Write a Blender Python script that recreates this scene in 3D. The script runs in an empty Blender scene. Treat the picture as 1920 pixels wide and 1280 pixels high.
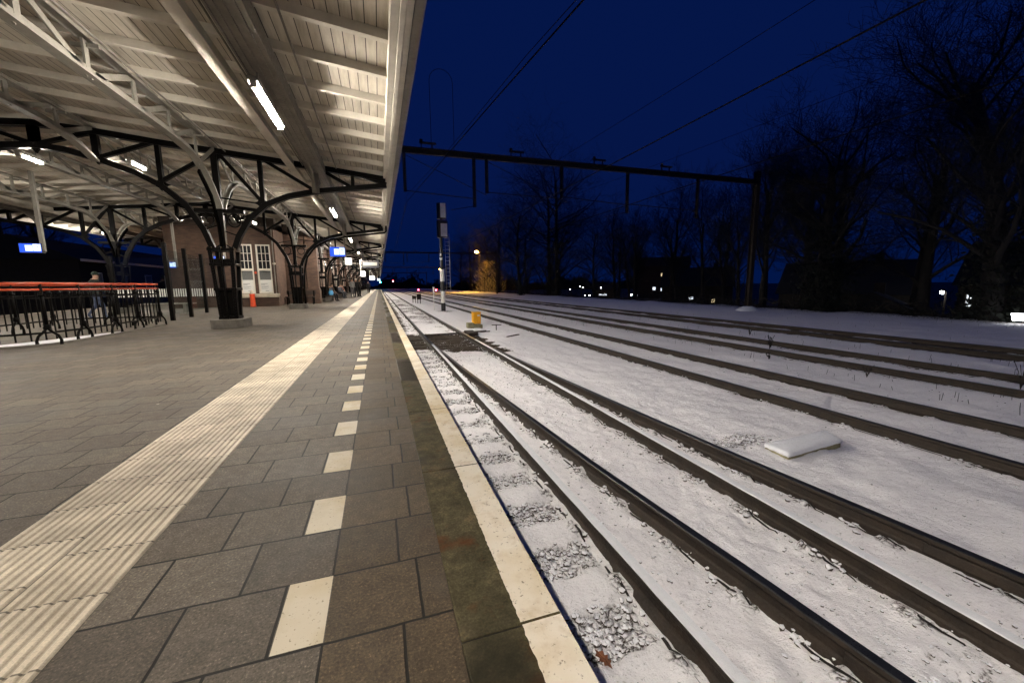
import bpy, bmesh, math, random
import numpy as np
from mathutils import Vector, Matrix
R = math.radians
rnd = random.Random(7)
S = bpy.context.scene
COL = S.collection

# ------------------------------------------------------------------ camera
YAW, PITCH, ROLL, CAMH = 0.318087, 0.1417, -0.010453, 1.0573
fw = Vector((math.sin(YAW)*math.cos(PITCH), math.cos(YAW)*math.cos(PITCH), -math.sin(PITCH)))
rt0 = Vector((math.cos(YAW), -math.sin(YAW), 0)); up0 = rt0.cross(fw)
rt = rt0*math.cos(ROLL) + up0*math.sin(ROLL); up = -rt0*math.sin(ROLL) + up0*math.cos(ROLL)
cam = bpy.data.cameras.new('camera'); camo = bpy.data.objects.new('camera', cam); COL.objects.link(camo)
cam.lens = 14; cam.sensor_width = 36; cam.clip_start = 0.05; cam.clip_end = 4000
camo.matrix_world = Matrix(((rt.x, up.x, -fw.x, 0), (rt.y, up.y, -fw.y, 0), (rt.z, up.z, -fw.z, CAMH), (0, 0, 0, 1)))
S.camera = camo

# ------------------------------------------------------------------ world: dusk sky, sun below the horizon behind the camera
W = bpy.data.worlds.new('World'); S.world = W; W.use_nodes = True
nt = W.node_tree; nt.nodes.clear()
wo = nt.nodes.new('ShaderNodeOutputWorld'); bg = nt.nodes.new('ShaderNodeBackground')
sky = nt.nodes.new('ShaderNodeTexSky'); sky.sky_type = 'NISHITA'; sky.sun_disc = False
sky.sun_elevation = R(-3.0); sky.sun_rotation = R(215); sky.altitude = 0; sky.ozone_density = 6.0; sky.dust_density = 0.6
hs = nt.nodes.new('ShaderNodeMix'); hs.data_type = 'RGBA'; hs.blend_type = 'MULTIPLY'; hs.inputs['Factor'].default_value = 1
hs.inputs[7].default_value = (0.30, 0.40, 0.30, 1)
nt.links.new(sky.outputs[0], hs.inputs[6]); ad = nt.nodes.new('ShaderNodeMix'); ad.data_type = 'RGBA'; ad.blend_type = 'ADD'; ad.inputs['Factor'].default_value = 1
ad.inputs[7].default_value = (0.0009, 0.0150, 0.120, 1)      # deep blue of the night sky
nt.links.new(hs.outputs[2], ad.inputs[6]); nt.links.new(ad.outputs[2], bg.inputs[0])
bg.inputs[1].default_value = 0.10
nt.links.new(bg.outputs[0], wo.inputs[0])
S.view_settings.view_transform = 'Standard'; S.view_settings.look = 'None'
S.view_settings.exposure = 2.2; S.view_settings.gamma = 1
S.render.engine = 'CYCLES'
S.cycles.use_denoising = True
try: S.cycles.denoiser = 'OPENIMAGEDENOISE'
except Exception: pass
S.cycles.max_bounces = 6; S.cycles.diffuse_bounces = 4; S.cycles.glossy_bounces = 3; S.cycles.transparent_max_bounces = 8
S.cycles.sample_clamp_indirect = 4
S.cycles.caustics_reflective = False; S.cycles.caustics_refractive = False

LAMP = 250.0            # emission of the platform tubes
LAMP_C = (1.0, 0.92, 0.81)

# ------------------------------------------------------------------ materials
def mat(name):
    m = bpy.data.materials.new(name); m.use_nodes = True
    n = m.node_tree.nodes; b = n['Principled BSDF']
    return m, m.node_tree, b
def N(t, kind, **kw):
    n = t.nodes.new(kind)
    for k, v in kw.items():
        if k in n.inputs.keys() and not hasattr(n, k): n.inputs[k].default_value = v
        else: setattr(n, k, v)
    return n
def coords(t, scale=(1, 1, 1), loc=(0, 0, 0), obj=False):
    c = t.nodes.new('ShaderNodeTexCoord'); 
    if obj: src = c.outputs['Object']
    else:
        g = t.nodes.new('ShaderNodeNewGeometry'); src = g.outputs['Position']
    mp = t.nodes.new('ShaderNodeMapping'); mp.inputs['Scale'].default_value = scale; mp.inputs['Location'].default_value = loc
    t.links.new(src, mp.inputs[0]); return mp.outputs[0]
def noise(t, vec, scale, detail=4, rough=.6):
    n = t.nodes.new('ShaderNodeTexNoise'); n.inputs['Scale'].default_value = scale; n.inputs['Detail'].default_value = detail
    n.inputs['Roughness'].default_value = rough
    t.links.new(vec, n.inputs['Vector']); return n.outputs['Fac']
def ramp(t, fac, stops):
    r = t.nodes.new('ShaderNodeValToRGB'); e = r.color_ramp.elements
    while len(e) < len(stops): e.new(.5)
    for i, (p, c) in enumerate(stops):
        e[i].position = p; e[i].color = (*c, 1) if len(c) == 3 else c
    t.links.new(fac, r.inputs[0]); return r.outputs[0]
def mix(t, a, b, fac, mode='MIX'):
    m = t.nodes.new('ShaderNodeMix'); m.data_type = 'RGBA'; m.blend_type = mode
    for s, v in ((m.inputs[0], fac), (m.inputs[6], a), (m.inputs[7], b)):
        if isinstance(v, (int, float)): s.default_value = v
        elif isinstance(v, tuple): s.default_value = (*v, 1) if len(v) == 3 else v
        else: t.links.new(v, s)
    return m.outputs[2]
def mth(t, op, a, b=None, clamp=False):
    m = t.nodes.new('ShaderNodeMath'); m.operation = op; m.use_clamp = clamp
    for i, v in enumerate((a, b)):
        if v is None: continue
        if isinstance(v, (int, float)): m.inputs[i].default_value = v
        else: t.links.new(v, m.inputs[i])
    return m.outputs[0]
def bump(t, b, h, strength=.4, dist=.01):
    n = t.nodes.new('ShaderNodeBump'); n.inputs['Strength'].default_value = strength; n.inputs['Distance'].default_value = dist
    t.links.new(h, n.inputs['Height']); t.links.new(n.outputs[0], b.inputs['Normal']); return n
def plain(name, c, rough=.6, var=.25, sc=6, metal=0, bumps=.15, spec=.5):
    m, t, b = mat(name); v = coords(t)
    f = noise(t, v, sc, 6)
    d = tuple(x*(1-var) for x in c); l = tuple(min(1, x*(1+var)) for x in c)
    t.links.new(ramp(t, f, [(.3, d), (.7, l)]), b.inputs['Base Color'])
    f2 = noise(t, v, sc*9, 3)
    t.links.new(ramp(t, f2, [(.3, (rough-.12,)*3), (.7, (min(1, rough+.12),)*3)]), b.inputs['Roughness'])
    b.inputs['Metallic'].default_value = metal; b.inputs['Specular IOR Level'].default_value = spec
    if bumps: bump(t, b, f2, bumps, .01)
    return m
def emit(name, c, s, base=(.8, .8, .8)):
    m, t, b = mat(name); b.inputs['Base Color'].default_value = (*base, 1)
    b.inputs['Emission Color'].default_value = (*c, 1); b.inputs['Emission Strength'].default_value = s; return m

M = {}
M['black_steel'] = plain('black_painted_steel', (.0042, .0036, .0032), .42, .4, 9, bumps=.25, spec=.07)
M['grey_steel'] = plain('grey_painted_steel', (.22, .205, .175), .5, .18, 5)
M['cream_paint'] = plain('cream_painted_wood', (.56, .52, .445), .5, .16, 3, bumps=.2)
M['trough_paint'] = plain('grey_trough_paint', (.15, .135, .115), .45, .3, 3, bumps=.2)
M['dark_wood'] = plain('dark_brown_timber', (.035, .022, .015), .6, .4, 4)
M['concrete'] = plain('grey_concrete', (.11, .098, .082), .85, .35, 4, bumps=.5)
M['white_stone'] = plain('pale_stone_sill', (.62, .55, .43), .8, .2, 5)
M['white_paint'] = plain('white_window_paint', (.75, .70, .60), .45, .08, 3)
M['curtain'] = plain('grey_curtain', (.22, .23, .22), .9, .2, 30)
M['paper'] = plain('white_poster_paper', (.8, .79, .75), .6, .03, 3, bumps=0)
M['ink'] = plain('grey_poster_print', (.2, .21, .22), .6, .1, 3, bumps=0)
M['red_post'] = plain('orange_red_paint', (.75, .08, .02), .5, .2, 6)
M['red_rail'] = plain('orange_red_handrail_paint', (.40, .055, .018), .35, .2, 6)
M['yellow'] = plain('yellow_box_paint', (.80, .38, .01), .5, .15, 5)
M['rust'] = plain('rusty_rail_steel', (.022, .014, .0085), .75, .5, 8, bumps=.5)
M['foot_gap_shade'] = plain('black_foot_gap_shade', (.012, .009, .007), .8, .4, 12, bumps=.3)  # near-black colour standing in for the shade in the rail-foot gap
M['railhead'] = plain('dark_polished_rail_head', (.020, .021, .025), .35, .3, 12, metal=.4, bumps=.1)
M['sleeper'] = plain('dark_timber_sleeper', (.045, .032, .022), .9, .5, 7, bumps=.8)
M['bark'] = plain('dark_bark', (.011, .009, .008), .95, .4, 5, bumps=.6)
M['twig'] = plain('dark_twig', (.010, .009, .008), .95, .4, 5, bumps=0)
M['ivy'] = plain('dark_ivy_leaf', (.007, .009, .004), .8, .4, 9, bumps=0)
M['portal'] = plain('grey_brown_galvanised_steel', (.040, .032, .026), .7, .3, 6, spec=.1)
M['wire'] = plain('dark_wire', (.006, .005, .005), .7, .2, 6, bumps=0, spec=.03)
M['white_mark'] = plain('white_band_paint', (.72, .70, .66), .5, .12, 5)
M['mast_black'] = plain('black_band_paint', (.010, .010, .011), .5, .3, 8)
M['panel_grey'] = plain('pale_grey_cabinet', (.70, .70, .72), .5, .12, 5)
M['snowcap'] = plain('fresh_snow', (.82, .83, .86), .9, .05, 25, bumps=.6, spec=.2)
M['hedge'] = plain('dark_undergrowth', (.016, .013, .008), .95, .5, 3, bumps=0)
M['slabstone'] = plain('mossy_yellow_concrete', (.22, .20, .115), .9, .35, 8, bumps=.6)
M['house_wall'] = plain('dark_house_brick', (.018, .014, .012), .9, .3, 4)
M['roof_tile'] = plain('dark_roof_tile', (.010, .010, .012), .9, .3, 4)
M['sign_blue'] = emit('blue_sign_face', (.01, .08, .75), .26, (.01, .05, .5))
M['sign_white'] = emit('white_sign_face', (.72, .93, 1), .27)
M['sign_case'] = plain('dark_sign_case', (.02, .02, .025), .5, .2, 5)
M['tube'] = emit('tube_light', LAMP_C, LAMP)
M['tube_short'] = emit('short_tube_light', LAMP_C, LAMP*.5)
M['clock_white'] = emit('white_lit_box', (1, .95, .86), .9)
M['board_dim'] = emit('dim_display_board', (.75, .72, .62), .07, (.2, .19, .16))
M['green'] = emit('green_signal_lens', (.02, .9, .75), 60)
M['red'] = emit('red_signal_lens', (1, .03, .06), 60)
M['sodium'] = emit('orange_lamp', (1, .50, .06), 1100)
M['sodium_far'] = emit('orange_lamp_far', (1, .45, .04), 30)
M['cold'] = emit('cold_white_lamp', (.85, .93, 1), 30)
M['cold_soft'] = emit('white_street_lamp', (.9, .95, 1), 12)
M['win_warm'] = emit('warm_lit_window', (1, .78, .42), .22)
M['win_cold'] = emit('cold_lit_window', (.8, .9, 1), .35)
M['panel_lit'] = emit('lit_white_panel', (.95, .97, 1), 2.5)
M['skin'] = plain('skin', (.45, .27, .19), .6, .1, 20, bumps=0)
M['hair'] = plain('dark_hair', (.02, .015, .01), .7, .3, 30)
M['skyblue_bag'] = plain('light_blue_bag', (.12, .42, .75), .6, .1, 9)
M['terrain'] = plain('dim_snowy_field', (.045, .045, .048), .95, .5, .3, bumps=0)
M['winpane_dark'] = plain('dark_window_glass', (.02, .02, .022), .12, .3, 2, bumps=0)

def glass():
    m, t, b = mat('clear_glass'); t.nodes.remove(b)
    tr = t.nodes.new('ShaderNodeBsdfTransparent'); gl = t.nodes.new('ShaderNodeBsdfGlossy'); gl.inputs['Roughness'].default_value = .03
    tr.inputs[0].default_value = (.90, .93, .93, 1); mx = t.nodes.new('ShaderNodeMixShader'); mx.inputs[0].default_value = .05
    t.links.new(tr.outputs[0], mx.inputs[1]); t.links.new(gl.outputs[0], mx.inputs[2]); t.links.new(mx.outputs[0], t.nodes['Material Output'].inputs[0]); return m
M['glass'] = glass()

def paver(name, bw, off, u0, v0, c1, c2, stain):
    m, t, b = mat(name)
    v = coords(t, loc=(-u0, -v0, 0)); raw = coords(t)
    wob = t.nodes.new('ShaderNodeVectorMath'); wob.operation = 'MULTIPLY_ADD'
    nz = N(t, 'ShaderNodeTexNoise'); nz.inputs['Scale'].default_value = 9; t.links.new(raw, nz.inputs['Vector'])
    t.links.new(nz.outputs['Color'], wob.inputs[0]); wob.inputs[1].default_value = (.006, .006, 0); t.links.new(v, wob.inputs[2])
    br = N(t, 'ShaderNodeTexBrick'); br.offset = off; br.offset_frequency = 2; br.squash = 1
    for k, x in (('Scale', 1), ('Mortar Size', .0054), ('Mortar Smooth', .25), ('Bias', 0), ('Brick Width', bw), ('Row Height', .3)): br.inputs[k].default_value = x
    br.inputs['Color1'].default_value = (0, 0, 0, 1); br.inputs['Color2'].default_value = (1, 1, 1, 1); br.inputs['Mortar'].default_value = (.5, .5, .5, 1)
    t.links.new(wob.outputs[0], br.inputs['Vector'])
    base = mix(t, c1, c2, br.outputs['Color'])
    blotch = noise(t, raw, 1.3, 5, .65)
    base = mix(t, base, ramp(t, blotch, [(.35, (.72, .72, .72)), (.68, (1.18, 1.15, 1.1))]), 1, 'MULTIPLY')
    sp = noise(t, raw, 115, 3, .75); mo = noise(t, raw, 17, 5, .7)
    base = mix(t, base, ramp(t, sp, [(.30, (.45, .45, .45)), (.5, (1, 1, 1)), (.60, (1.25, 1.24, 1.2)), (.70, (2.9, 2.8, 2.6))]), 1, 'MULTIPLY')
    base = mix(t, base, ramp(t, mo, [(.3, (.74, .73, .72)), (.52, (1, 1, 1)), (.72, (1.32, 1.32, 1.32))]), 1, 'MULTIPLY')
    pale = noise(t, raw, .55, 5, .7)
    base = mix(t, base, (.135, .128, .118), ramp(t, pale, [(.54, (0, 0, 0)), (.74, (.42, .42, .42))]))
    st = noise(t, raw, .9, 6, .7)
    base = mix(t, base, stain, ramp(t, st, [(.56, (0, 0, 0)), (.72, (.45, .45, .45))]))
    gum = N(t, 'ShaderNodeTexVoronoi'); gum.inputs['Scale'].default_value = 1.7; t.links.new(raw, gum.inputs['Vector'])
    base = mix(t, base, (.30, .28, .24), mth(t, 'LESS_THAN', gum.outputs['Distance'], .022))
    col = mix(t, base, (.007, .006, .0045), br.outputs['Fac'])
    t.links.new(col, b.inputs['Base Color'])
    t.links.new(ramp(t, blotch, [(.3, (.55,)*3), (.7, (.75,)*3)]), b.inputs['Roughness']); b.inputs['Specular IOR Level'].default_value = .22
    h = mth(t, 'SUBTRACT', mth(t, 'MULTIPLY', sp, .22), mth(t, 'MULTIPLY', br.outputs['Fac'], 1.2))
    bump(t, b, h, .5, .006)
    return m
X0, Y0 = -0.2146, 1.181
M['paver'] = paver('grey_paver', .3, .5, X0, Y0, (.080, .067, .054), (.118, .101, .083), (.055, .035, .020))
M['paver_edge'] = paver('brownish_paver', .6, .895, .02, Y0, (.058, .043, .027), (.088, .066, .043), (.066, .031, .012))

def curb_mat():
    m, t, b = mat('dark_stained_curb'); v = coords(t)
    a = noise(t, v, 2.6, 8, .75); s = noise(t, v, 120, 3, .75)
    mo = noise(t, v, 14, 5, .7)
    c = ramp(t, a, [(.28, (.034, .030, .017)), (.5, (.072, .062, .035)), (.68, (.125, .098, .058))])
    c = mix(t, c, ramp(t, s, [(.32, (.6, .6, .6)), (.55, (1, 1, 1)), (.75, (1.5, 1.5, 1.4))]), 1, 'MULTIPLY')
    c = mix(t, c, ramp(t, mo, [(.3, (.6, .6, .58)), (.52, (1, 1, 1)), (.7, (1.45, 1.4, 1.3))]), 1, 'MULTIPLY')
    a2 = noise(t, v, 3.7, 5, .6)
    c = mix(t, c, (.085, .026, .008), ramp(t, a2, [(.56, (0, 0, 0)), (.68, (.8, .8, .8))]))
    w = noise(t, coords(t, scale=(1, .55, 1), loc=(3, 7, 0)), 1.1, 3, .5)
    wet = ramp(t, w, [(.47, (0, 0, 0)), (.54, (1, 1, 1))])
    c = mix(t, c, (.018, .016, .012), mth(t, 'MULTIPLY', wet, .75))
    t.links.new(c, b.inputs['Base Color'])
    t.links.new(ramp(t, wet, [(0, (.7,)*3), (1, (.35,)*3)]), b.inputs['Roughness'])
    b.inputs['Specular IOR Level'].default_value = .06; bump(t, b, s, .35, .004); return m
M['curb'] = curb_mat()

def worn_white(name, base, dirt, amt):
    m, t, b = mat(name); v = coords(t)
    a = noise(t, v, 5, 6, .7); f = noise(t, v, 60, 4, .75); g = noise(t, v, 1.7, 4)
    c = mix(t, base, tuple(x*y for x, y in zip(base, (.80, .70, .50))), ramp(t, g, [(.42, (0, 0, 0)), (.62, (.9, .9, .9))]))
    c = mix(t, c, dirt, ramp(t, a, [(.53, (0, 0, 0)), (.74, (amt,)*3)]))
    c = mix(t, c, (.10, .075, .045), ramp(t, f, [(.60, (0, 0, 0)), (.68, (.85, .85, .85))]))
    t.links.new(c, b.inputs['Base Color']); b.inputs['Roughness'].default_value = .62
    bump(t, b, f, .25, .004); return m
M['white_edge'] = worn_white('worn_white_edge_paint', (.66, .60, .50), (.34, .21, .08), .7)
M['white_block'] = worn_white('white_line_paver', (.52, .46, .35), (.34, .27, .16), .5)

def tactile():
    m, t, b = mat('cream_ribbed_tactile_tile'); v = coords(t)
    g = N(t, 'ShaderNodeSeparateXYZ'); t.links.new(v, g.inputs[0])
    # seams: every .3 m, the two columns shifted against each other
    col = mth(t, 'GREATER_THAN', g.outputs[0], -1.253)
    yy = mth(t, 'ADD', g.outputs[1], mth(t, 'MULTIPLY', col, .13))
    fr = mth(t, 'FRACT', mth(t, 'DIVIDE', mth(t, 'SUBTRACT', yy, .27), .3))
    seam = mth(t, 'LESS_THAN', fr, .024)
    midl = mth(t, 'LESS_THAN', mth(t, 'ABSOLUTE', mth(t, 'ADD', g.outputs[0], 1.253)), .005)
    j = mth(t, 'MAXIMUM', seam, midl)
    cell = mth(t, 'FLOOR', mth(t, 'DIVIDE', mth(t, 'SUBTRACT', yy, .27), .3))
    wn = N(t, 'ShaderNodeTexWhiteNoise'); wn.noise_dimensions = '2D'
    cv = N(t, 'ShaderNodeCombineXYZ'); t.links.new(cell, cv.inputs[0]); t.links.new(col, cv.inputs[1]); t.links.new(cv.outputs[0], wn.inputs[0])
    c = mix(t, (.51, .445, .34), (.70, .62, .49), wn.outputs['Value'])
    a = noise(t, v, 3.5, 6, .7); s = noise(t, v, 180, 2)
    c = mix(t, c, ramp(t, a, [(.33, (.62, .60, .57)), (.62, (1.08, 1.07, 1.05))]), 1, 'MULTIPLY')
    c = mix(t, c, ramp(t, s, [(.3, (.75, .75, .75)), (.55, (1, 1, 1))]), 1, 'MULTIPLY')
    geo = N(t, 'ShaderNodeNewGeometry'); sx = N(t, 'ShaderNodeSeparateXYZ'); t.links.new(geo.outputs['Position'], sx.inputs[0])
    dirt = ramp(t, mth(t, 'MULTIPLY', mth(t, 'SUBTRACT', .0068, sx.outputs[2]), 170), [(.35, (0, 0, 0)), (1, (.42, .42, .42))])
    c = mix(t, c, (.13, .10, .065), dirt)     # grime in the grooves
    c = mix(t, c, (.05, .04, .03), mth(t, 'MULTIPLY', j, .8))
    t.links.new(c, b.inputs['Base Color']); b.inputs['Roughness'].default_value = .6
    bump(t, b, s, .25, .003); return m
M['tactile'] = tactile()

def planks():
    m, t, b = mat('cream_roof_planks'); v = coords(t)
    g = N(t, 'ShaderNodeSeparateXYZ'); t.links.new(v, g.inputs[0])
    q = mth(t, 'DIVIDE', g.outputs[0], .142)
    fr = mth(t, 'FRACT', q); groove = mth(t, 'LESS_THAN', fr, .085)
    wn = N(t, 'ShaderNodeTexWhiteNoise'); wn.noise_dimensions = '1D'; t.links.new(mth(t, 'FLOOR', q), wn.inputs['W'])
    c = mix(t, (.50, .455, .385), (.60, .555, .475), wn.outputs['Value'])
    a = noise(t, coords(t, scale=(4, .5, 4)), 3, 6, .65); s = noise(t, v, 50, 3)
    c = mix(t, c, ramp(t, a, [(.3, (.70, .68, .64)), (.62, (1.05, 1.05, 1.05))]), 1, 'MULTIPLY')
    c = mix(t, c, (.02, .016, .011), groove)
    t.links.new(c, b.inputs['Base Color']); b.inputs['Roughness'].default_value = .36
    h = mth(t, 'SUBTRACT', mth(t, 'MULTIPLY', s, .15), groove); bump(t, b, h, .5, .01); return m
M['planks'] = planks()

def bricks(name, c1, c2, mortar=(.16, .13, .10)):
    m, t, b = mat(name)
    g = N(t, 'ShaderNodeNewGeometry'); sp = N(t, 'ShaderNodeSeparateXYZ'); t.links.new(g.outputs['Position'], sp.inputs[0])
    cb = N(t, 'ShaderNodeCombineXYZ'); t.links.new(mth(t, 'ADD', sp.outputs[0], sp.outputs[1]), cb.inputs[0]); t.links.new(sp.outputs[2], cb.inputs[1])
    br = N(t, 'ShaderNodeTexBrick')
    for k, x in (('Scale', 1), ('Mortar Size', .006), ('Mortar Smooth', .1), ('Bias', 0), ('Brick Width', .22), ('Row Height', .065)): br.inputs[k].default_value = x
    br.inputs['Color1'].default_value = (*c1, 1); br.inputs['Color2'].default_value = (*c2, 1); br.inputs['Mortar'].default_value = (*mortar, 1)
    t.links.new(cb.outputs[0], br.inputs['Vector'])
    a = noise(t, g.outputs['Position'], 1.4, 5)
    t.links.new(mix(t, br.outputs['Color'], ramp(t, a, [(.3, (.65, .62, .6)), (.7, (1.2, 1.15, 1.1))]), 1, 'MULTIPLY'), b.inputs['Base Color'])
    b.inputs['Roughness'].default_value = .8; bump(t, b, br.outputs['Fac'], -.4, .006); return m
M['brick'] = bricks('red_brown_brick', (.072, .040, .028), (.108, .062, .043), (.075, .06, .046))

def snow_ground():
    m, t, b = mat('trampled_snow_on_ballast'); v = coords(t)
    at = N(t, 'ShaderNodeAttribute'); at.attribute_name = 'bare'
    ar = N(t, 'ShaderNodeAttribute'); ar.attribute_name = 'rubble'
    vo = N(t, 'ShaderNodeTexVoronoi'); vo.inputs['Scale'].default_value = 21; vo.feature = 'DISTANCE_TO_EDGE'
    wv = N(t, 'ShaderNodeVectorMath'); wv.operation = 'MULTIPLY_ADD'
    nn = N(t, 'ShaderNodeTexNoise'); nn.inputs['Scale'].default_value = 22; t.links.new(v, nn.inputs['Vector'])
    t.links.new(nn.outputs['Color'], wv.inputs[0]); wv.inputs[1].default_value = (.06, .06, .06); t.links.new(v, wv.inputs[2])
    t.links.new(wv.outputs[0], vo.inputs['Vector'])
    n1 = noise(t, v, 14, 5, .65); n2 = noise(t, v, 48, 5, .75); n3 = noise(t, v, 2.0, 4)
    crack = ramp(t, vo.outputs['Distance'], [(.02, (1, 1, 1)), (.15, (0, 0, 0))])
    cr = mth(t, 'MULTIPLY', mth(t, 'MULTIPLY', crack, ramp(t, ar.outputs['Fac'], [(.35, (0, 0, 0)), (.9, (1, 1, 1))])), ramp(t, n1, [(.40, (0, 0, 0)), (.53, (1, 1, 1))]))
    sp = mth(t, 'MULTIPLY', ramp(t, n2, [(.58, (0, 0, 0)), (.66, (1, 1, 1))]), mth(t, 'MULTIPLY', ramp(t, n1, [(.42, (0, 0, 0)), (.58, (1, 1, 1))]), .75))
    bare = ramp(t, mth(t, 'ADD', mth(t, 'ADD', at.outputs['Fac'], mth(t, 'MULTIPLY', mth(t, 'SUBTRACT', n1, .5), 1.3)), mth(t, 'MULTIPLY', mth(t, 'SUBTRACT', n2, .5), .5)), [(.45, (0, 0, 0)), (.62, (1, 1, 1))])
    msk = mth(t, 'MAXIMUM', mth(t, 'MAXIMUM', cr, bare), sp)
    snow = mix(t, (.85, .83, .85), (.94, .92, .93), n3)
    dark = mix(t, (.022, .016, .011), (.085, .062, .042), n2)
    t.links.new(mix(t, snow, dark, msk), b.inputs['Base Color'])
    b.inputs['Roughness'].default_value = .9; b.inputs['Specular IOR Level'].default_value = .2
    stone = ramp(t, vo.outputs['Distance'], [(0, (0, 0, 0)), (.35, (1, 1, 1))])
    h = mth(t, 'ADD', mth(t, 'ADD', mth(t, 'MULTIPLY', n1, .8), mth(t, 'MULTIPLY', n2, .35)), mth(t, 'MULTIPLY', mth(t, 'MULTIPLY', stone, ramp(t, ar.outputs['Fac'], [(.6, (0, 0, 0)), (.95, (1, 1, 1))])), .5))
    bump(t, b, mth(t, 'SUBTRACT', h, mth(t, 'MULTIPLY', msk, .4)), .8, .045); return m
M['snow'] = snow_ground()

def snow_stone():
    m, t, b = mat('snow_capped_ballast_stone'); v = coords(t)
    g = N(t, 'ShaderNodeNewGeometry'); s = N(t, 'ShaderNodeSeparateXYZ'); t.links.new(g.outputs['Normal'], s.inputs[0])
    n2 = noise(t, v, 60, 3)
    f = ramp(t, mth(t, 'ADD', s.outputs[2], mth(t, 'MULTIPLY', mth(t, 'SUBTRACT', n2, .5), .9)), [(.30, (0, 0, 0)), (.52, (1, 1, 1))])
    t.links.new(mix(t, (.05, .038, .028), (.83, .83, .86), f), b.inputs['Base Color']); b.inputs['Roughness'].default_value = .9
    return m
M['snow_stone'] = snow_stone()

def person_mat(name, trousers, jacket, hip, neck, cap=None, head=None):
    """clothes by height on the body: trousers below hip, jacket up to neck, skin above"""
    m, t, b = mat(name); c = coords(t, obj=True); s = N(t, 'ShaderNodeSeparateXYZ'); t.links.new(c, s.inputs[0])
    z = s.outputs[2]
    col = mix(t, trousers, jacket, mth(t, 'GREATER_THAN', z, hip))
    col = mix(t, col, (.42, .25, .18), mth(t, 'GREATER_THAN', z, neck))
    n = noise(t, c, 14, 3); col = mix(t, col, ramp(t, n, [(.3, (.7, .7, .7)), (.7, (1.2, 1.2, 1.2))]), 1, 'MULTIPLY')
    t.links.new(col, b.inputs['Base Color']); b.inputs['Roughness'].default_value = .85; return m

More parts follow.
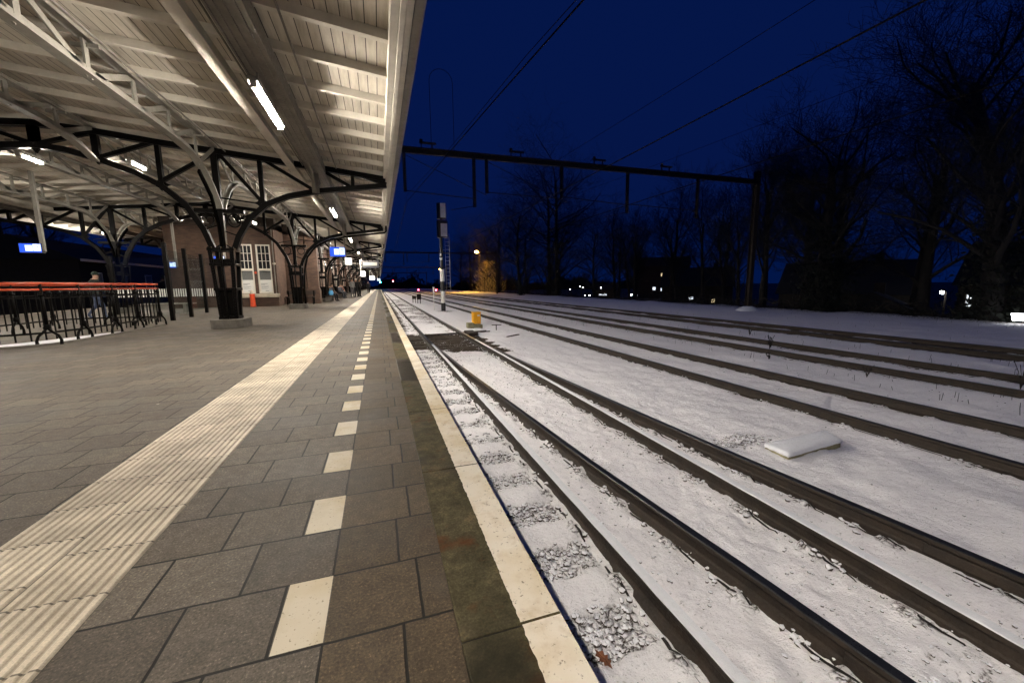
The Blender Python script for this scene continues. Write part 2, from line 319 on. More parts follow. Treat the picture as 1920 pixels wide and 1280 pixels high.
# ------------------------------------------------------------------ mesh helpers
class MB:
    def __init__(s): s.v = []; s.f = []; s.mi = []; s.cur = 0
    def add(s, vs, fs):
        o = len(s.v); s.v += [tuple(x) for x in vs]; s.f += [tuple(i+o for i in f) for f in fs]; s.mi += [s.cur]*len(fs); return s
    def box(s, x0, x1, y0, y1, z0, z1):
        return s.add([(x, y, z) for x in (x0, x1) for y in (y0, y1) for z in (z0, z1)],
                     [(0, 1, 3, 2), (4, 6, 7, 5), (0, 4, 5, 1), (2, 3, 7, 6), (0, 2, 6, 4), (1, 5, 7, 3)])
    def bar(s, p, q, w, h, ref=(0, 0, 1)):
        p = Vector(p); q = Vector(q); d = (q-p).normalized(); r = Vector(ref)
        if abs(d.dot(r)) > .98: r = Vector((0, 1, 0)) if abs(d.y) < .9 else Vector((1, 0, 0))
        a = d.cross(r).normalized()*w/2; c = a.cross(d).normalized()*h/2
        vs = [p-a-c, p+a-c, p+a+c, p-a+c, q-a-c, q+a-c, q+a+c, q-a+c]
        return s.add(vs, [(0, 3, 2, 1), (4, 5, 6, 7), (0, 1, 5, 4), (1, 2, 6, 5), (2, 3, 7, 6), (3, 0, 4, 7)])
    def path(s, pts, w, h, ref=(0, 0, 1)):
        """flat bar swept along a bent line with mitred joints"""
        P = [Vector(p) for p in pts]; r = Vector(ref); vs = []; fs = []
        for i, p in enumerate(P):
            d = ((P[min(i+1, len(P)-1)]-P[max(i-1, 0)])).normalized()
            a = d.cross(r).normalized()*w/2; c = a.cross(d).normalized()*h/2
            vs += [p-a-c, p+a-c, p+a+c, p-a+c]
            if i:
                o = 4*i
                for k in range(4): fs.append((o-4+k, o-4+(k+1) % 4, o+(k+1) % 4, o+k))
        n = 4*len(P); fs += [(0, 3, 2, 1), (n-4, n-3, n-2, n-1)]
        return s.add(vs, fs)
    def tube(s, pts, r, n=8, cap=True):
        P = [Vector(p) for p in pts]; R_ = r if isinstance(r, (list, tuple)) else [r]*len(P); vs = []; fs = []
        pa = None
        for i, p in enumerate(P):
            d = (P[min(i+1, len(P)-1)]-P[max(i-1, 0)]).normalized()
            if pa is None:
                ref = Vector((0, 0, 1)) if abs(d.z) < .9 else Vector((1, 0, 0)); a = d.cross(ref).normalized()
            else: a = (pa-d*pa.dot(d)).normalized()
            pa = a; c = d.cross(a)
            for k in range(n):
                t = 2*math.pi*k/n; vs.append(p+(a*math.cos(t)+c*math.sin(t))*R_[i])
            if i:
                o = n*i
                for k in range(n): fs.append((o-n+k, o-n+(k+1) % n, o+(k+1) % n, o+k))
        if cap:
            fs.append(tuple(range(n-1, -1, -1))); L = n*(len(P)-1); fs.append(tuple(L+k for k in range(n)))
        return s.add(vs, fs)
    def lathe(s, c, prof, n=12, sx=1, sy=1):
        vs = []; fs = []
        for i, (r, z) in enumerate(prof):
            for k in range(n):
                t = 2*math.pi*(k+.5)/n; vs.append((c[0]+r*math.cos(t)*sx, c[1]+r*math.sin(t)*sy, c[2]+z))
            if i:
                o = n*i
                for k in range(n): fs.append((o-n+k, o-n+(k+1) % n, o+(k+1) % n, o+k))
        fs.append(tuple(range(n-1, -1, -1))); L = n*(len(prof)-1); fs.append(tuple(L+k for k in range(n)))
        return s.add(vs, fs)
    def prism(s, poly, y0, y1):
        """X-Z outline extruded along Y"""
        n = len(poly); vs = [(x, y0, z) for x, z in poly]+[(x, y1, z) for x, z in poly]
        return s.add(vs, [tuple(range(n)), tuple(range(2*n-1, n-1, -1))]+[(k, k+n, (k+1) % n+n, (k+1) % n) for k in range(n)])
    def sheet(s, a, b, c, d): return s.add([a, b, c, d], [(0, 1, 2, 3)])
    def build(s, name, mats, parent=None, smooth=False, bevel=0):
        me = bpy.data.meshes.new(name); off = parent_loc(parent)
        me.from_pydata([(x-off.x, y-off.y, z-off.z) for x, y, z in s.v], [], s.f)
        ms = mats if isinstance(mats, (list, tuple)) else [mats]
        for m in ms: me.materials.append(m)
        if len(ms) > 1: me.polygons.foreach_set('material_index', s.mi)
        if smooth: me.polygons.foreach_set('use_smooth', [True]*len(me.polygons))
        bm = bmesh.new(); bm.from_mesh(me); bmesh.ops.recalc_face_normals(bm, faces=bm.faces); bm.to_mesh(me); bm.free()
        o = bpy.data.objects.new(name, me); COL.objects.link(o)
        if parent: o.parent = parent
        if bevel:
            bv = o.modifiers.new('edge', 'BEVEL'); bv.width = bevel; bv.segments = 2; bv.limit_method = 'ANGLE'
        return o
def parent_loc(p):
    v = Vector((0, 0, 0))
    while p is not None: v = v+p.location; p = p.parent
    return v
def tag(o, label, cat, group=None, kind=None):
    if label: o['label'] = label
    if cat: o['category'] = cat
    if group: o['group'] = group
    if kind: o['kind'] = kind
    return o
def struct(o, kind='structure'): o['kind'] = kind; return o
def root(name, label, cat, loc, group=None):
    o = bpy.data.objects.new(name, None); COL.objects.link(o); o.location = loc; o.empty_display_size = .2
    return tag(o, label, cat, group)
def kids(o): return [c for c in bpy.data.objects if c.parent == o]
def dup(o, loc, label=None, rz=0, sc=None):
    def rec(src, par):
        c = src.copy(); COL.objects.link(c); c.parent = par
        for k in CH.get(src.name, []): rec(k, c)
        return c
    CH = {}
    for k in bpy.data.objects:
        if k.parent: CH.setdefault(k.parent.name, []).append(k)
    c = rec(o, None); c.location = loc; c.rotation_euler = (0, 0, rz)
    if sc: c.scale = (sc, sc, sc)
    if label: c['label'] = label
    return c

# value noise for real relief
def vnoise(x, y, seed=0):
    xi = np.floor(x).astype(np.int64); yi = np.floor(y).astype(np.int64); xf = x-xi; yf = y-yi
    def h(a, b):
        n = (a*374761393+b*668265263+seed*144665) & 0xffffffff
        n = ((n ^ (n >> 13))*1274126177) & 0xffffffff
        return ((n ^ (n >> 16)) & 0xffff)/65535.0
    u = xf*xf*(3-2*xf); w = yf*yf*(3-2*yf)
    return (h(xi, yi)*(1-u)+h(xi+1, yi)*u)*(1-w)+(h(xi, yi+1)*(1-u)+h(xi+1, yi+1)*u)*w-.5
def fbm(x, y, sc, o=3, seed=0):
    r = 0; a = 1
    for k in range(o): r = r+a*vnoise(x/sc, y/sc, seed+k); sc /= 2.1; a *= .5
    return r
def grid_mesh(name, xs, ys, Z, attrs, m):
    nx, ny = len(xs), len(ys); me = bpy.data.meshes.new(name)
    XX, YY = np.meshgrid(xs, ys); co = np.stack([XX, YY, Z], -1).reshape(-1, 3)
    i = np.arange((ny-1)*(nx-1)); r, c = i//(nx-1), i % (nx-1); a = r*nx+c
    f = np.stack([a, a+1, a+1+nx, a+nx], -1)
    me.vertices.add(len(co)); me.vertices.foreach_set('co', co.ravel().astype(np.float32))
    me.loops.add(f.size); me.loops.foreach_set('vertex_index', f.ravel().astype(np.int32))
    me.polygons.add(len(f)); me.polygons.foreach_set('loop_start', (np.arange(len(f))*4).astype(np.int32))
    me.update(calc_edges=True); me.validate()
    me.polygons.foreach_set('use_smooth', [True]*len(f))
    for k, v in attrs.items():
        at = me.attributes.new(k, 'FLOAT', 'POINT'); at.data.foreach_set('value', v.ravel().astype(np.float32))
    me.materials.append(m); o = bpy.data.objects.new(name, me); COL.objects.link(o); return o

# ------------------------------------------------------------------ setting: platform
PY0, PY1 = -9, 190
b = MB(); b.box(-15.1, .44, PY0, PY1, -1.2, -.004); struct(b.build('platform_body', M['mast_black']))
def sheetobj(name, x0, x1, m, z=0.0, y0=PY0, y1=PY1):
    q = MB(); q.sheet((x0, y0, z), (x1, y0, z), (x1, y1, z), (x0, y1, z)); return struct(q.build(name, m))
sheetobj('platform_paving', -14.6, -1.556, M['paver'])
sheetobj('platform_paving_strip', -.958, X0, M['paver'])
sheetobj('platform_edge_paving', X0, .175, M['paver_edge'])
# ribbed guide strip, real ribs
b = MB(); pr = [(-1.5555, -.003)]
for half in (0, 1):
    for k in range(8):
        x = -1.5555+half*.3+k*.0372+.004
        pr += [(x, .0005), (x+.007, .0065), (x+.024, .0065), (x+.031, .0005)]
pr += [(-.9585, .0005), (-.9585, -.003)]
n = len(pr); b.add([(x, PY0, z) for x, z in pr]+[(x, PY1, z) for x, z in pr], [(k, k+1, k+1+n, k+n) for k in range(n-1)])
struct(b.build('tactile_paving', M['tactile']))
# white line blocks
b = MB()
for k in range(-12, 300):
    y = Y0+.6*k
    b.sheet((X0-.145, y+.003, .0012), (X0-.003, y+.003, .0012), (X0-.003, y+.297, .0012), (X0-.145, y+.297, .0012))
struct(b.build('platform_line_markings', M['white_block']))
# curb stones and painted edge; the joint gaps are real
b = MB(); k = -8
while 1.05+1.15*k < PY1:
    y = 1.05+1.15*k; b.box(.1765, .5045, y+.003, y+1.147, -.13, .002); k += 1
struct(b.build('platform_curb', M['curb'], bevel=.005))
b = MB(); k = -8
while 1.05+1.15*k < PY1:
    y = 1.05+1.15*k; ns = 90 if -2 < y < 9 else 6
    xl = [.366+.0008*math.sin(k*5+i*.7)+rnd.uniform(-.0022, .0022) for i in range(ns+1)]
    vs = [(xl[i], y+.005+1.14*i/ns, .0062) for i in range(ns+1)]+[(.5005, y+.005+1.14*i/ns, .0062) for i in range(ns+1)]
    b.add(vs, [(i, i+ns+1, i+ns+2, i+1) for i in range(ns)]); k += 1
struct(b.build('platform_edge_marking', M['white_edge']))
b = MB(); b.box(.44, .462, PY0, PY1, -1.2, -.132); struct(b.build('platform_edge_wall', M['mast_black']))
sheetobj('platform_edge_paving', -14.95, -14.6, M['paver_edge']); sheetobj('platform_edge_marking', -15.08, -14.95, M['white_edge'])

# ------------------------------------------------------------------ setting: snowy track bed with relief
xs = np.concatenate([np.arange(.46, 4.2, .03), np.arange(4.2, 9, .06), np.arange(9, 26.3, .17)])
ys = [-1.5]
while ys[-1] < 4: ys.append(ys[-1]+.032)
while ys[-1] < 260: ys.append(ys[-1]+max(.034, .010*ys[-1]))
ys = np.array(ys); XX, YY = np.meshgrid(xs, ys)
def railB(y):   # right edge of the diverging rail
    return np.interp(y, [-2, 0, 1.8, 2.4, 3.4, 5.16, 6.8, 8.85, 11.9, 13.3], [2.52, 2.32, 2.17, 2.11, 2.02, 1.91, 1.81, 1.69, 1.565, 1.525])
RAILX = [1.485, 2.985, 5.99, 7.495, 10.02, 11.525, 14.55, 16.055]
Z = np.full(XX.shape, -.893)+fbm(XX, YY, .9, 2, 1)*.045+fbm(XX, YY, .22, 3, 5)*.032+fbm(XX, YY, .085, 2, 6)*.016
Z += (fbm(XX, YY*.45+XX*.2, .5, 2, 9)*.035)*(XX > 3.2)
ph = ((YY-1.32) % .6)
slp = ((ph < .27)*1.0)
rub = np.zeros(XX.shape); bare = np.zeros(XX.shape)
near = (XX < 1.36)
rub = np.where(near & (slp < .5), 1.0, 0.0)*np.clip(1.1+2.2*fbm(XX, YY, .8, 2, 21), .15, 1)
Z += np.where(near, np.where(slp > .5, .010, -.022+fbm(XX, YY, .07, 2, 33)*.055), 0)
far_fade = np.clip(1-YY/14, 0, 1)
def by_rail(dx, seed, amt=1.0):
    """slot at the foot of a rail with heaped clips every sleeper"""
    global Z, rub, bare
    clip = np.abs(((YY-1.45+seed*.11) % .6)-.3) < .085
    slot = (dx > -.125) & (dx < -.078)
    open_ = (fbm(YY, YY*0+seed, .5, 2, seed) > -.16) & ~clip
    Z = np.where(np.abs(dx+.09) < .05, np.minimum(Z, -.897), Z)
    lump = np.exp(-(dx+.10)**2/.0035)*clip
    Z += lump*(.028+.05*fbm(XX, YY, .06, 2, seed+3)); rub = np.maximum(rub, np.clip(lump*1.3, 0, 1))
    Z = np.where(np.abs(dx) < .075, np.minimum(Z, -.894+.010*fbm(XX, YY, .15, 2, seed)), Z)
rb = railB(YY)-.035
for i, (dx, mk) in enumerate([(XX-1.485, YY < 400), (XX-2.985, YY < 400), (XX-5.99, YY < 400), (XX-7.495, YY < 400)]): by_rail(dx, 41+i*7)
for i, dx in enumerate([XX-rb, XX-rb-1.505]):
    keep = YY < 13; d2 = np.where(keep, dx, 9); by_rail(d2, 77+i*5)
for rx in RAILX[4:]:
    dx = XX-rx; Z = np.where(np.abs(dx) < .08, np.minimum(Z, -.90), Z); bare = np.where(np.abs(dx+.12) < .06, bare+.55, bare)
inn = (XX > 1.56) & (XX < 2.9) & (YY < 60)
rub = np.where(inn, np.maximum(rub, np.clip(.30+.6*fbm(XX, YY, .7, 2, 61), 0, .40)), rub)
Z += inn*fbm(XX, YY, .09, 2, 63)*.024
# four-foot of the diverging track and the gravel patch by the slab
patch = np.exp(-(((XX-4.15)/.32)**2+((YY-3.62)/.16)**2)); rub = np.maximum(rub, np.clip(patch*1.5, 0, 1)); bare += patch*.55
# heated switch: bare sleepers and ballast
cx = np.clip((XX-.3)/.3, 0, 1)*np.clip((3.75-XX)/.35, 0, 1)
sw = cx*np.clip((YY-11.6+.5*(XX-2))/.9, 0, 1)*np.clip((16.6-YY-.3*(XX-1))/.8, 0, 1)
sw = np.clip(sw*1.15+1.1*fbm(XX*.35, YY, .3, 3, 81)*(sw > .02), 0, 1.2); bare += sw*.95; Z -= np.clip(sw, 0, 1)*.035; rub = np.maximum(rub, np.clip(sw, 0, 1))
bare += .30*np.exp(-(((XX-4.65)/.6)**2+((YY-30.4)/1.0)**2))
bare += np.where(near, rub*.34*np.clip(.8+1.5*fbm(XX, YY, .35, 2, 71), 0, 1.4), 0)+np.where(inn, .20+.42*fbm(XX, YY, .9, 3, 72), 0)+np.where((XX > 3.1) & (XX < 3.45) & (YY < 12), .14+.4*fbm(XX, YY, .5, 2, 73), 0)+np.clip(.10*fbm(XX, YY, 1.4, 3, 74)+.03, 0, .12)*(XX > 3.5)
bare += np.clip(.45*np.clip((1.3-XX)/.3, 0, 1)*np.clip((YY-15)/3, 0, 1), 0, .4)
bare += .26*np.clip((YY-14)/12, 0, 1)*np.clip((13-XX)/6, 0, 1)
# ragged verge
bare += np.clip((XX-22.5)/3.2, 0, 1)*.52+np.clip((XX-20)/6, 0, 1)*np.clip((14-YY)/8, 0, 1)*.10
Z += np.clip((XX-17.5)/8, 0, 1)*.14*(1+fbm(XX, YY, 2.5, 2, 90))
Z = np.where(XX <= .53, -1.0, Z); bare = np.where(XX < .56, 1, bare)
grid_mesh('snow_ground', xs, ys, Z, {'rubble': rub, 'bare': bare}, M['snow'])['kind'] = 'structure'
def ground_z(x, y):
    i = min(len(xs)-1, max(0, int(np.searchsorted(xs, x)))); j = min(len(ys)-1, max(0, int(np.searchsorted(ys, y)))); return float(Z[j, i])

# land beyond: slopes off the embankment, then runs to the horizon
b = MB(); prof = [(-900, -2.5), (-45, -2.2), (-32, -1.0), (-15.1, -.92)]
for (xa, za), (xb, zb) in zip(prof, prof[1:]): b.sheet((xa, -80, za), (xb, -80, zb), (xb, 1500, zb), (xa, 1500, za))
prof = [(26.15, -.80), (27.2, -1.05), (31, -3.2), (60, -3.6), (1200, -3.6)]
for (xa, za), (xb, zb) in zip(prof, prof[1:]): b.sheet((xa, -80, za), (xb, -80, zb), (xb, 1500, zb), (xa, 1500, za))
b.sheet((.46, 259, -.9), (26.15, 259, -.9), (26.15, 1500, -.9), (.46, 1500, -.9))
b.sheet((-15.1, PY1, -.9), (.46, PY1, -.9), (.46, 1500, -.9), (-15.1, 1500, -.9))
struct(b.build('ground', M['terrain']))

# snow capped stones near the rails (nobody could count them)
ico = bmesh.new(); bmesh.ops.create_icosphere(ico, subdivisions=1, radius=1)
iv = [v.co.copy() for v in ico.verts]; ifc = [tuple(v.index for v in f.verts) for f in ico.faces]; ico.free()
b = MB()
def stone(x, y, r, sink=.35):
    a = rnd.uniform(0, 6.3); sx, sy, sz = (rnd.uniform(.75, 1.3) for _ in range(3)); z = ground_z(x, y)+r*(1-2*sink)*.6
    ca, sa = math.cos(a), math.sin(a); vs = []
    for q in iv:
        j = rnd.uniform(.82, 1.15); px, py = q.x*sx*j, q.y*sy*j
        vs.append((x+r*(px*ca-py*sa), y+r*(px*sa+py*ca), z+r*q.z*.75*sz*j))
    b.add(vs, ifc)
for _ in range(5200):
    y = 1.0+10*rnd.random()**1.7; p_ = (y-1.32) % .6
    if p_ < .29: continue
    stone(rnd.uniform(.58, 1.34), y, rnd.uniform(.008, .021), .45)
for rx, ya in ((1.485, 15), (2.985, 15), (5.99, 10)):
    k = 0
    while 1.45+.6*k < ya:
        yc = 1.45+.6*k+.3+rnd.uniform(-.04, .04); k += 1
        for _ in range(rnd.randint(5, 11)): stone(rx-.10+rnd.gauss(0, .045), yc+rnd.gauss(0, .07), rnd.uniform(.012, .026), .3)
for off in (0, 1.505):
    k = 0
    while 1.3+.6*k < 12:
        yc = 1.3+.6*k+rnd.uniform(-.05, .05); k += 1; rx = float(railB(yc))-.035+off
        for _ in range(rnd.randint(5, 11)): stone(rx-.10+rnd.gauss(0, .045), yc+rnd.gauss(0, .07), rnd.uniform(.012, .026), .3)
for _ in range(220): stone(4.15+rnd.gauss(0, .2), 3.6+rnd.gauss(0, .09), rnd.uniform(.010, .02), .4)
for _ in range(3200):
    x_, y_ = rnd.uniform(1.56, 3.3), .9+13*rnd.random()**1.5
    if fbm(np.array([x_]), np.array([y_]), .5, 2, 91)[0] > -.12: stone(x_, y_, rnd.uniform(.005, .014), .52)
for _ in range(700): stone(rnd.uniform(3.9, 9.5), 1.5+12*rnd.random()**1.3, rnd.uniform(.005, .013), .58)
struct(b.build('ballast_stones', M['snow_stone']), 'stuff')

# ------------------------------------------------------------------ tracks
RP = [(-.0625, -.154), (.0625, -.154), (.0625, -.144), (.018, -.126), (.0085, -.112), (.0085, -.050), (.030, -.038), (.0345, -.030), (.0345, -.006), (.029, 0),
      (-.029, 0), (-.0345, -.006), (-.0345, -.030), (-.030, -.038), (-.0085, -.050), (-.0085, -.112), (-.018, -.126), (-.0625, -.144)]
def rail(pts, parent, snowy, width=1):
    b = MB(); n = len(RP); vs = []; fs = []; mi = []
    for i, (x, y) in enumerate(pts):
        vs += [(x+px*width, y, -.76+pz) for px, pz in RP]
        if i:
            for k in range(n):
                fs.append(((i-1)*n+k, (i-1)*n+(k+1) % n, i*n+(k+1) % n, i*n+k)); mi.append(1 if 8 <= k <= 10 else 0)
    b.v = vs; b.f = fs; b.mi = mi
    o = b.build('rail', [M['rust'], M['rust'] if snowy else M['railhead']], parent)
    if snowy:
        c = MB(); m_ = []
        for i, (x, y) in enumerate(pts):
            w = .0352; h = .007+rnd.uniform(-.002, .002); e_ = rnd.uniform(0, .004)
            m_ += [(x-w+e_, y, -.762), (x-w+e_+.002, y, -.760+h), (x, y, -.759+h), (x+w-.002, y, -.760+h), (x+w+.012, y, -.79), (x+w+.05, y, -.87), (x+w+.10, y, -.895)]
            if i:
                for k in range(6): c.f.append(((i-1)*7+k, (i-1)*7+k+1, i*7+k+1, i*7+k))
        c.v = m_; c.mi = [0]*len(c.f); c.build('snow_cap', M['snowcap'], o)
    for sgn in (-1,):  # dark ribbon laid on the snow as painted shade of the gap beside the foot
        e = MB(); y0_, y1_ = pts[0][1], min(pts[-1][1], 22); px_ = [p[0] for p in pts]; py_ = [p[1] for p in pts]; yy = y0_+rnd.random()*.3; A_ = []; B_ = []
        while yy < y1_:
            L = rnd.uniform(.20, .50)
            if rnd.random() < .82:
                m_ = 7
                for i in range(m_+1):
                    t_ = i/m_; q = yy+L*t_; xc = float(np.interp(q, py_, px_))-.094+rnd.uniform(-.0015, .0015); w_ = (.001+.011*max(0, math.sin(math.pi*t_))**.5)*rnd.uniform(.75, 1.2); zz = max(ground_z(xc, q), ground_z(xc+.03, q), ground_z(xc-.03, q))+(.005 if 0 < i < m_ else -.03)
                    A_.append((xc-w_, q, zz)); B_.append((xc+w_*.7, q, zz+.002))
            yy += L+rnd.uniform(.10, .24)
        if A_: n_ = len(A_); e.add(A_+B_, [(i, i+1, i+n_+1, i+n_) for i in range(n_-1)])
        if e.v: e.build('foot_gap_shade', M['foot_gap_shade'], o)
    return o
def yline(a, bb, x, st=.12, lim=16):
    r = [a]
    while r[-1] < bb: r.append(r[-1]+(st if r[-1] < lim else max(st, r[-1]*.06)))
    return [(x, y) for y in r]
tk = root('railway_track', 'railway track beside the platform edge, its rails topped with snow', 'track', (2.235, 0, -.914), 'railway tracks')
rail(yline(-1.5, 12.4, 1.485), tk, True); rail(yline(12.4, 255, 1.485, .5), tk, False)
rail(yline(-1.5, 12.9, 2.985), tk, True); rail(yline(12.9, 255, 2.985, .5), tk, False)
for k in range(7):
    y = 12.35+.6*k
    q = MB(); q.box(.78+rnd.uniform(-.05, .12), 3.62+rnd.uniform(-.2, .1), y, y+.24, -1.0, -.906+rnd.uniform(-.008, .006)); q.build('sleeper', M['sleeper'], tk, bevel=.01)
def fishplate(rl, px_, py_, L):
    e = MB(); e.path([(px_-.024, py_, -.845), (px_-.024+(float(railB(py_+L))-float(railB(py_))), py_+L, -.845)], .03, .075); e.build('fishplate', M['rust'], rl, bevel=.006)
td = root('railway_track', 'diverging track with bare dark rail heads branching off the track by the platform', 'track', (2.9, 5, -.914), 'railway tracks')
ptsB = [(float(railB(y))-.035, y) for y in np.arange(-1.5, 13.35, .15)]
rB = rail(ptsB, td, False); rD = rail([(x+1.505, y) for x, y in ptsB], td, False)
fishplate(rB, float(railB(.55))-.035, .55, .62); fishplate(rD, float(railB(.95))-.035+1.505, .95, .62)
for i, (xa, lab) in enumerate([(5.99, 'snowed-in track beyond the snow-capped concrete slab'), (10.02, 'track with dry weeds growing along it, between the slab track and the far guarded track'), (14.55, 'farthest track, with extra bright inner guard rails on the right')]):
    t_ = root('railway_track', lab, 'track', (xa+.75, 0, -.914), 'railway tracks')
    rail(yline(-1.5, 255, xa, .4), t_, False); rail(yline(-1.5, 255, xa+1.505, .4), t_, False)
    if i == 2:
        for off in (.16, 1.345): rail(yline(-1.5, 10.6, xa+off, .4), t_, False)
# switch machine rods across the points
q = MB(); q.tube([(1.55, 15.4, -.86), (4.3, 16.0, -.86)], .022); q.tube([(1.55, 15.7, -.85), (4.2, 16.2, -.85)], .018)
q.box(3.25, 3.6, 15.2, 16.2, -.9, -.80)
tag(q.build('point_rod', M['rust']), 'rusty steel point rods crossing the bare patch of track', 'point rod')

# ------------------------------------------------------------------ canopy
BAY = 9.6; T0 = 12.6; CX = -7.3; NB = 15
RT = [(.50, 4.15), (-1.5, 4.36), (-3.8, 4.57), (-5.0, 4.67), (-6.2, 4.80), (-7.3, 4.87)]   # top chord (roof line), right half
def zt(x):
    x = x if x >= CX else 2*CX-x
    for (xa, za), (xb, zb) in zip(RT, RT[1:]):
        if xb <= x <= xa: return za+(zb-za)*(xa-x)/(xa-xb)
    return RT[0][1] if x > .5 else RT[-1][1]
mir = lambda x: 2*CX-x
FULL = RT+[(mir(x), z) for x, z in RT[-2::-1]]
can = root('platform_canopy', 'long cream boarded platform canopy on black steel trusses', 'canopy', (CX, T0, 0))
RY0, RY1 = -7.0, T0+BAY*NB
# boarded deck
b = MB(); pr = [(x, z+.135) for x, z in FULL]+[(x, z+.19) for x, z in FULL[::-1]]
b.prism(pr, RY0, RY1); b.build('roof_deck', M['planks'], can)
# rafters
def rafter_mb(b, y):
    for (xa, za), (xb, zb) in zip(FULL, FULL[1:]):
        b.add([(xa, y-.045, za+.015), (xa, y+.045, za+.015), (xa, y+.045, za+.133), (xa, y-.045, za+.133), (xb, y-.045, zb+.015), (xb, y+.045, zb+.015), (xb, y+.045, zb+.133), (xb, y-.045, zb+.133)],
              [(0, 1, 5, 4), (1, 2, 6, 5), (2, 3, 7, 6), (3, 0, 4, 7)])
b = MB(); rafter_mb(b, T0); r0 = b.build('rafter', M['cream_paint'], can)
rest = MB()
for k in range(-20, int(BAY*NB/.96)):
    if k == 0: continue
    y = T0+.96*k
    if y < RY0+.1 or y > RY1-.1: continue
    if k < 66:
        c = r0.copy(); COL.objects.link(c); c.parent = can; c.location = r0.location+Vector((0, .96*k, 0))
    else: rafter_mb(rest, y)
o = rest.build('rafter', M['cream_paint'], can); o['kind'] = 'stuff'
# edge boards and gutter on both long sides
for sgn in (1, -1):
    X = (lambda x: x) if sgn == 1 else mir
    def bx(b, xa, xb, za, zb): x0, x1 = sorted((X(xa), X(xb))); b.box(x0, x1, RY0, RY1, za, zb)
    b = MB(); bx(b, .285, .385, 4.105, 4.33); bx(b, .39, .455, 4.085, 4.33); bx(b, .46, .535, 4.10, 4.33)
    b.build('fascia', M['cream_paint'], can, bevel=.006)
    b = MB(); bx(b, .545, .655, 4.13, 4.28); bx(b, .655, .672, 4.16, 4.36)
    b.build('gutter', M['trough_paint'], can, bevel=.008)
    q = MB(); y = RY0; pv = []
    while y < 60: q.box(*sorted((X(.660), X(.690+rnd.uniform(-.008, .012)))), y, y+.10, 4.335, 4.375+rnd.uniform(-.01, .02)); y += .10
    q.build('snow_rim', M['snowcap'], can)
    # light trough and flanged beam
    b = MB()
    bx(b, -1.615, -1.255, 4.12, 4.14); bx(b, -1.64, -1.615, 4.09, 4.35); bx(b, -1.255, -1.23, 4.09, 4.33); bx(b, -1.56, -1.53, 4.10, 4.12); bx(b, -1.34, -1.31, 4.10, 4.12); bx(b, -1.45, -1.43, 4.105, 4.12)
    b.build('light_trough', M['trough_paint'], can)
    b = MB(); bx(b, -2.09, -1.91, 4.13, 4.15); bx(b, -2.01, -1.99, 4.15, 4.40)
    b.build('longitudinal_beam', M['cream_paint'], can)
b = MB()
for xx, zz in ((-1.78, 4.30), (-.95, 4.285), (-3.55, 4.50)): b.tube([(xx, RY0, zz), (xx, 90, zz)], .016, 6)
b.build('conduit', M['trough_paint'], can)
# trusses
BC = [(.36, 3.93), (-.6, 3.79), (-1.5, 3.66), (-2.2, 3.49), (-2.75, 3.24), (-3.2, 2.82), (-3.45, 2.40), (-3.58, 2.05)]
BL = [(-4.06, 2.05), (-4.22, 2.55), (-4.55, 3.15), (-5.0, 3.58), (-5.5, 3.86), (-6.15, 4.10), (-6.75, 4.27), (-7.3, 4.33)]
def truss(mb, Y, half):
    f = (lambda x: x) if half == 1 else mir
    P = lambda x, z: (f(x), Y, z)
    d = .15
    mb.path([P(x, z-.055) for x, z in [(.34, 4.19)]+RT[1:]], d, .12, (0, 1, 0)) if False else None
    rf = (0, 1, 0)
    mb.path([P(x, z-.065) for x, z in [(.345, 4.165)]+RT[1:]], .135, d, rf)
    mb.path([P(x, z) for x, z in BC], .13, d, rf)
    mb.path([P(x, z) for x, z in BL], .13, d, rf)
    for x, za, zb, w in [(-.55, 3.80, zt(-.55), .09), (-1.5, 3.66, zt(-1.5), .12), (-2.82, 3.25, zt(-2.8), .10), (-5.0, 3.58, zt(-5), .10), (-6.2, 4.1, zt(-6.2), .13), (-7.3, 4.33, zt(-7.3), .17)]:
        mb.bar(P(x, za), P(x, zb-.04), w, d*.8, rf)
    for a, c in [((-3.72, 4.45), (-2.85, 3.32)), ((-2.75, 4.40), (-1.62, 3.72)), ((-1.42, 4.28), (-.62, 3.84)), ((-.5, 4.2), (.30, 3.97)),
                 ((-5.05, 3.66), (-3.9, 4.42)), ((-6.15, 4.16), (-5.08, 4.60)), ((-7.2, 4.38), (-6.28, 4.70))]:
        mb.bar(P(*a), P(*c), .085, d*.6, rf)
    # rounded gusset plates at the joints
    for (x, z), s in [((-2.84, 3.27), .20), ((-1.52, 3.67), .14), ((-.57, 3.81), .10), ((-3.75, 4.44), .22), ((-5.02, 3.62), .20), ((-6.2, 4.12), .16), ((-7.3, 4.35), .24), ((-5.0, 4.58), .12), ((-6.2, 4.70), .13), ((.30, 4.0), .09), ((-7.3, 4.80), .18)]:
        pol = [(f(x)+s*math.cos(t)*(1 if abs(math.sin(2*t)) < .5 else .62), z+s*.8*math.sin(t)*(1 if abs(math.sin(2*t)) < .5 else .62)) for t in [i*math.pi/8 for i in range(16)]]
        mb.prism(pol, Y-.03, Y+.03)
b = MB(); truss(b, T0, 1); truss(b, T0, -1); tr0 = b.build('truss', M['black_steel'], can)
# grey brackets that carry the long girders down onto the truss
brs = []
for f in (lambda x: x, mir):
    b = MB(); x = f(-1.5)
    b.path([(x, T0-1.5, zt(-1.5)-.05), (x, T0-.9, 4.16), (x, T0-.35, 3.92), (x, T0-.12, 3.62)], .17, .035, (1, 0, 0))
    b.box(x-.09, x+.09, T0-.13, T0-.10, 3.60, 4.3)
    b.path([(x, T0+1.5, zt(-1.5)-.05), (x, T0+.9, 4.16), (x, T0+.35, 3.92), (x, T0+.12, 3.62)], .17, .035, (1, 0, 0))
    brs.append(b.build('girder_bracket', M['grey_steel'], can))
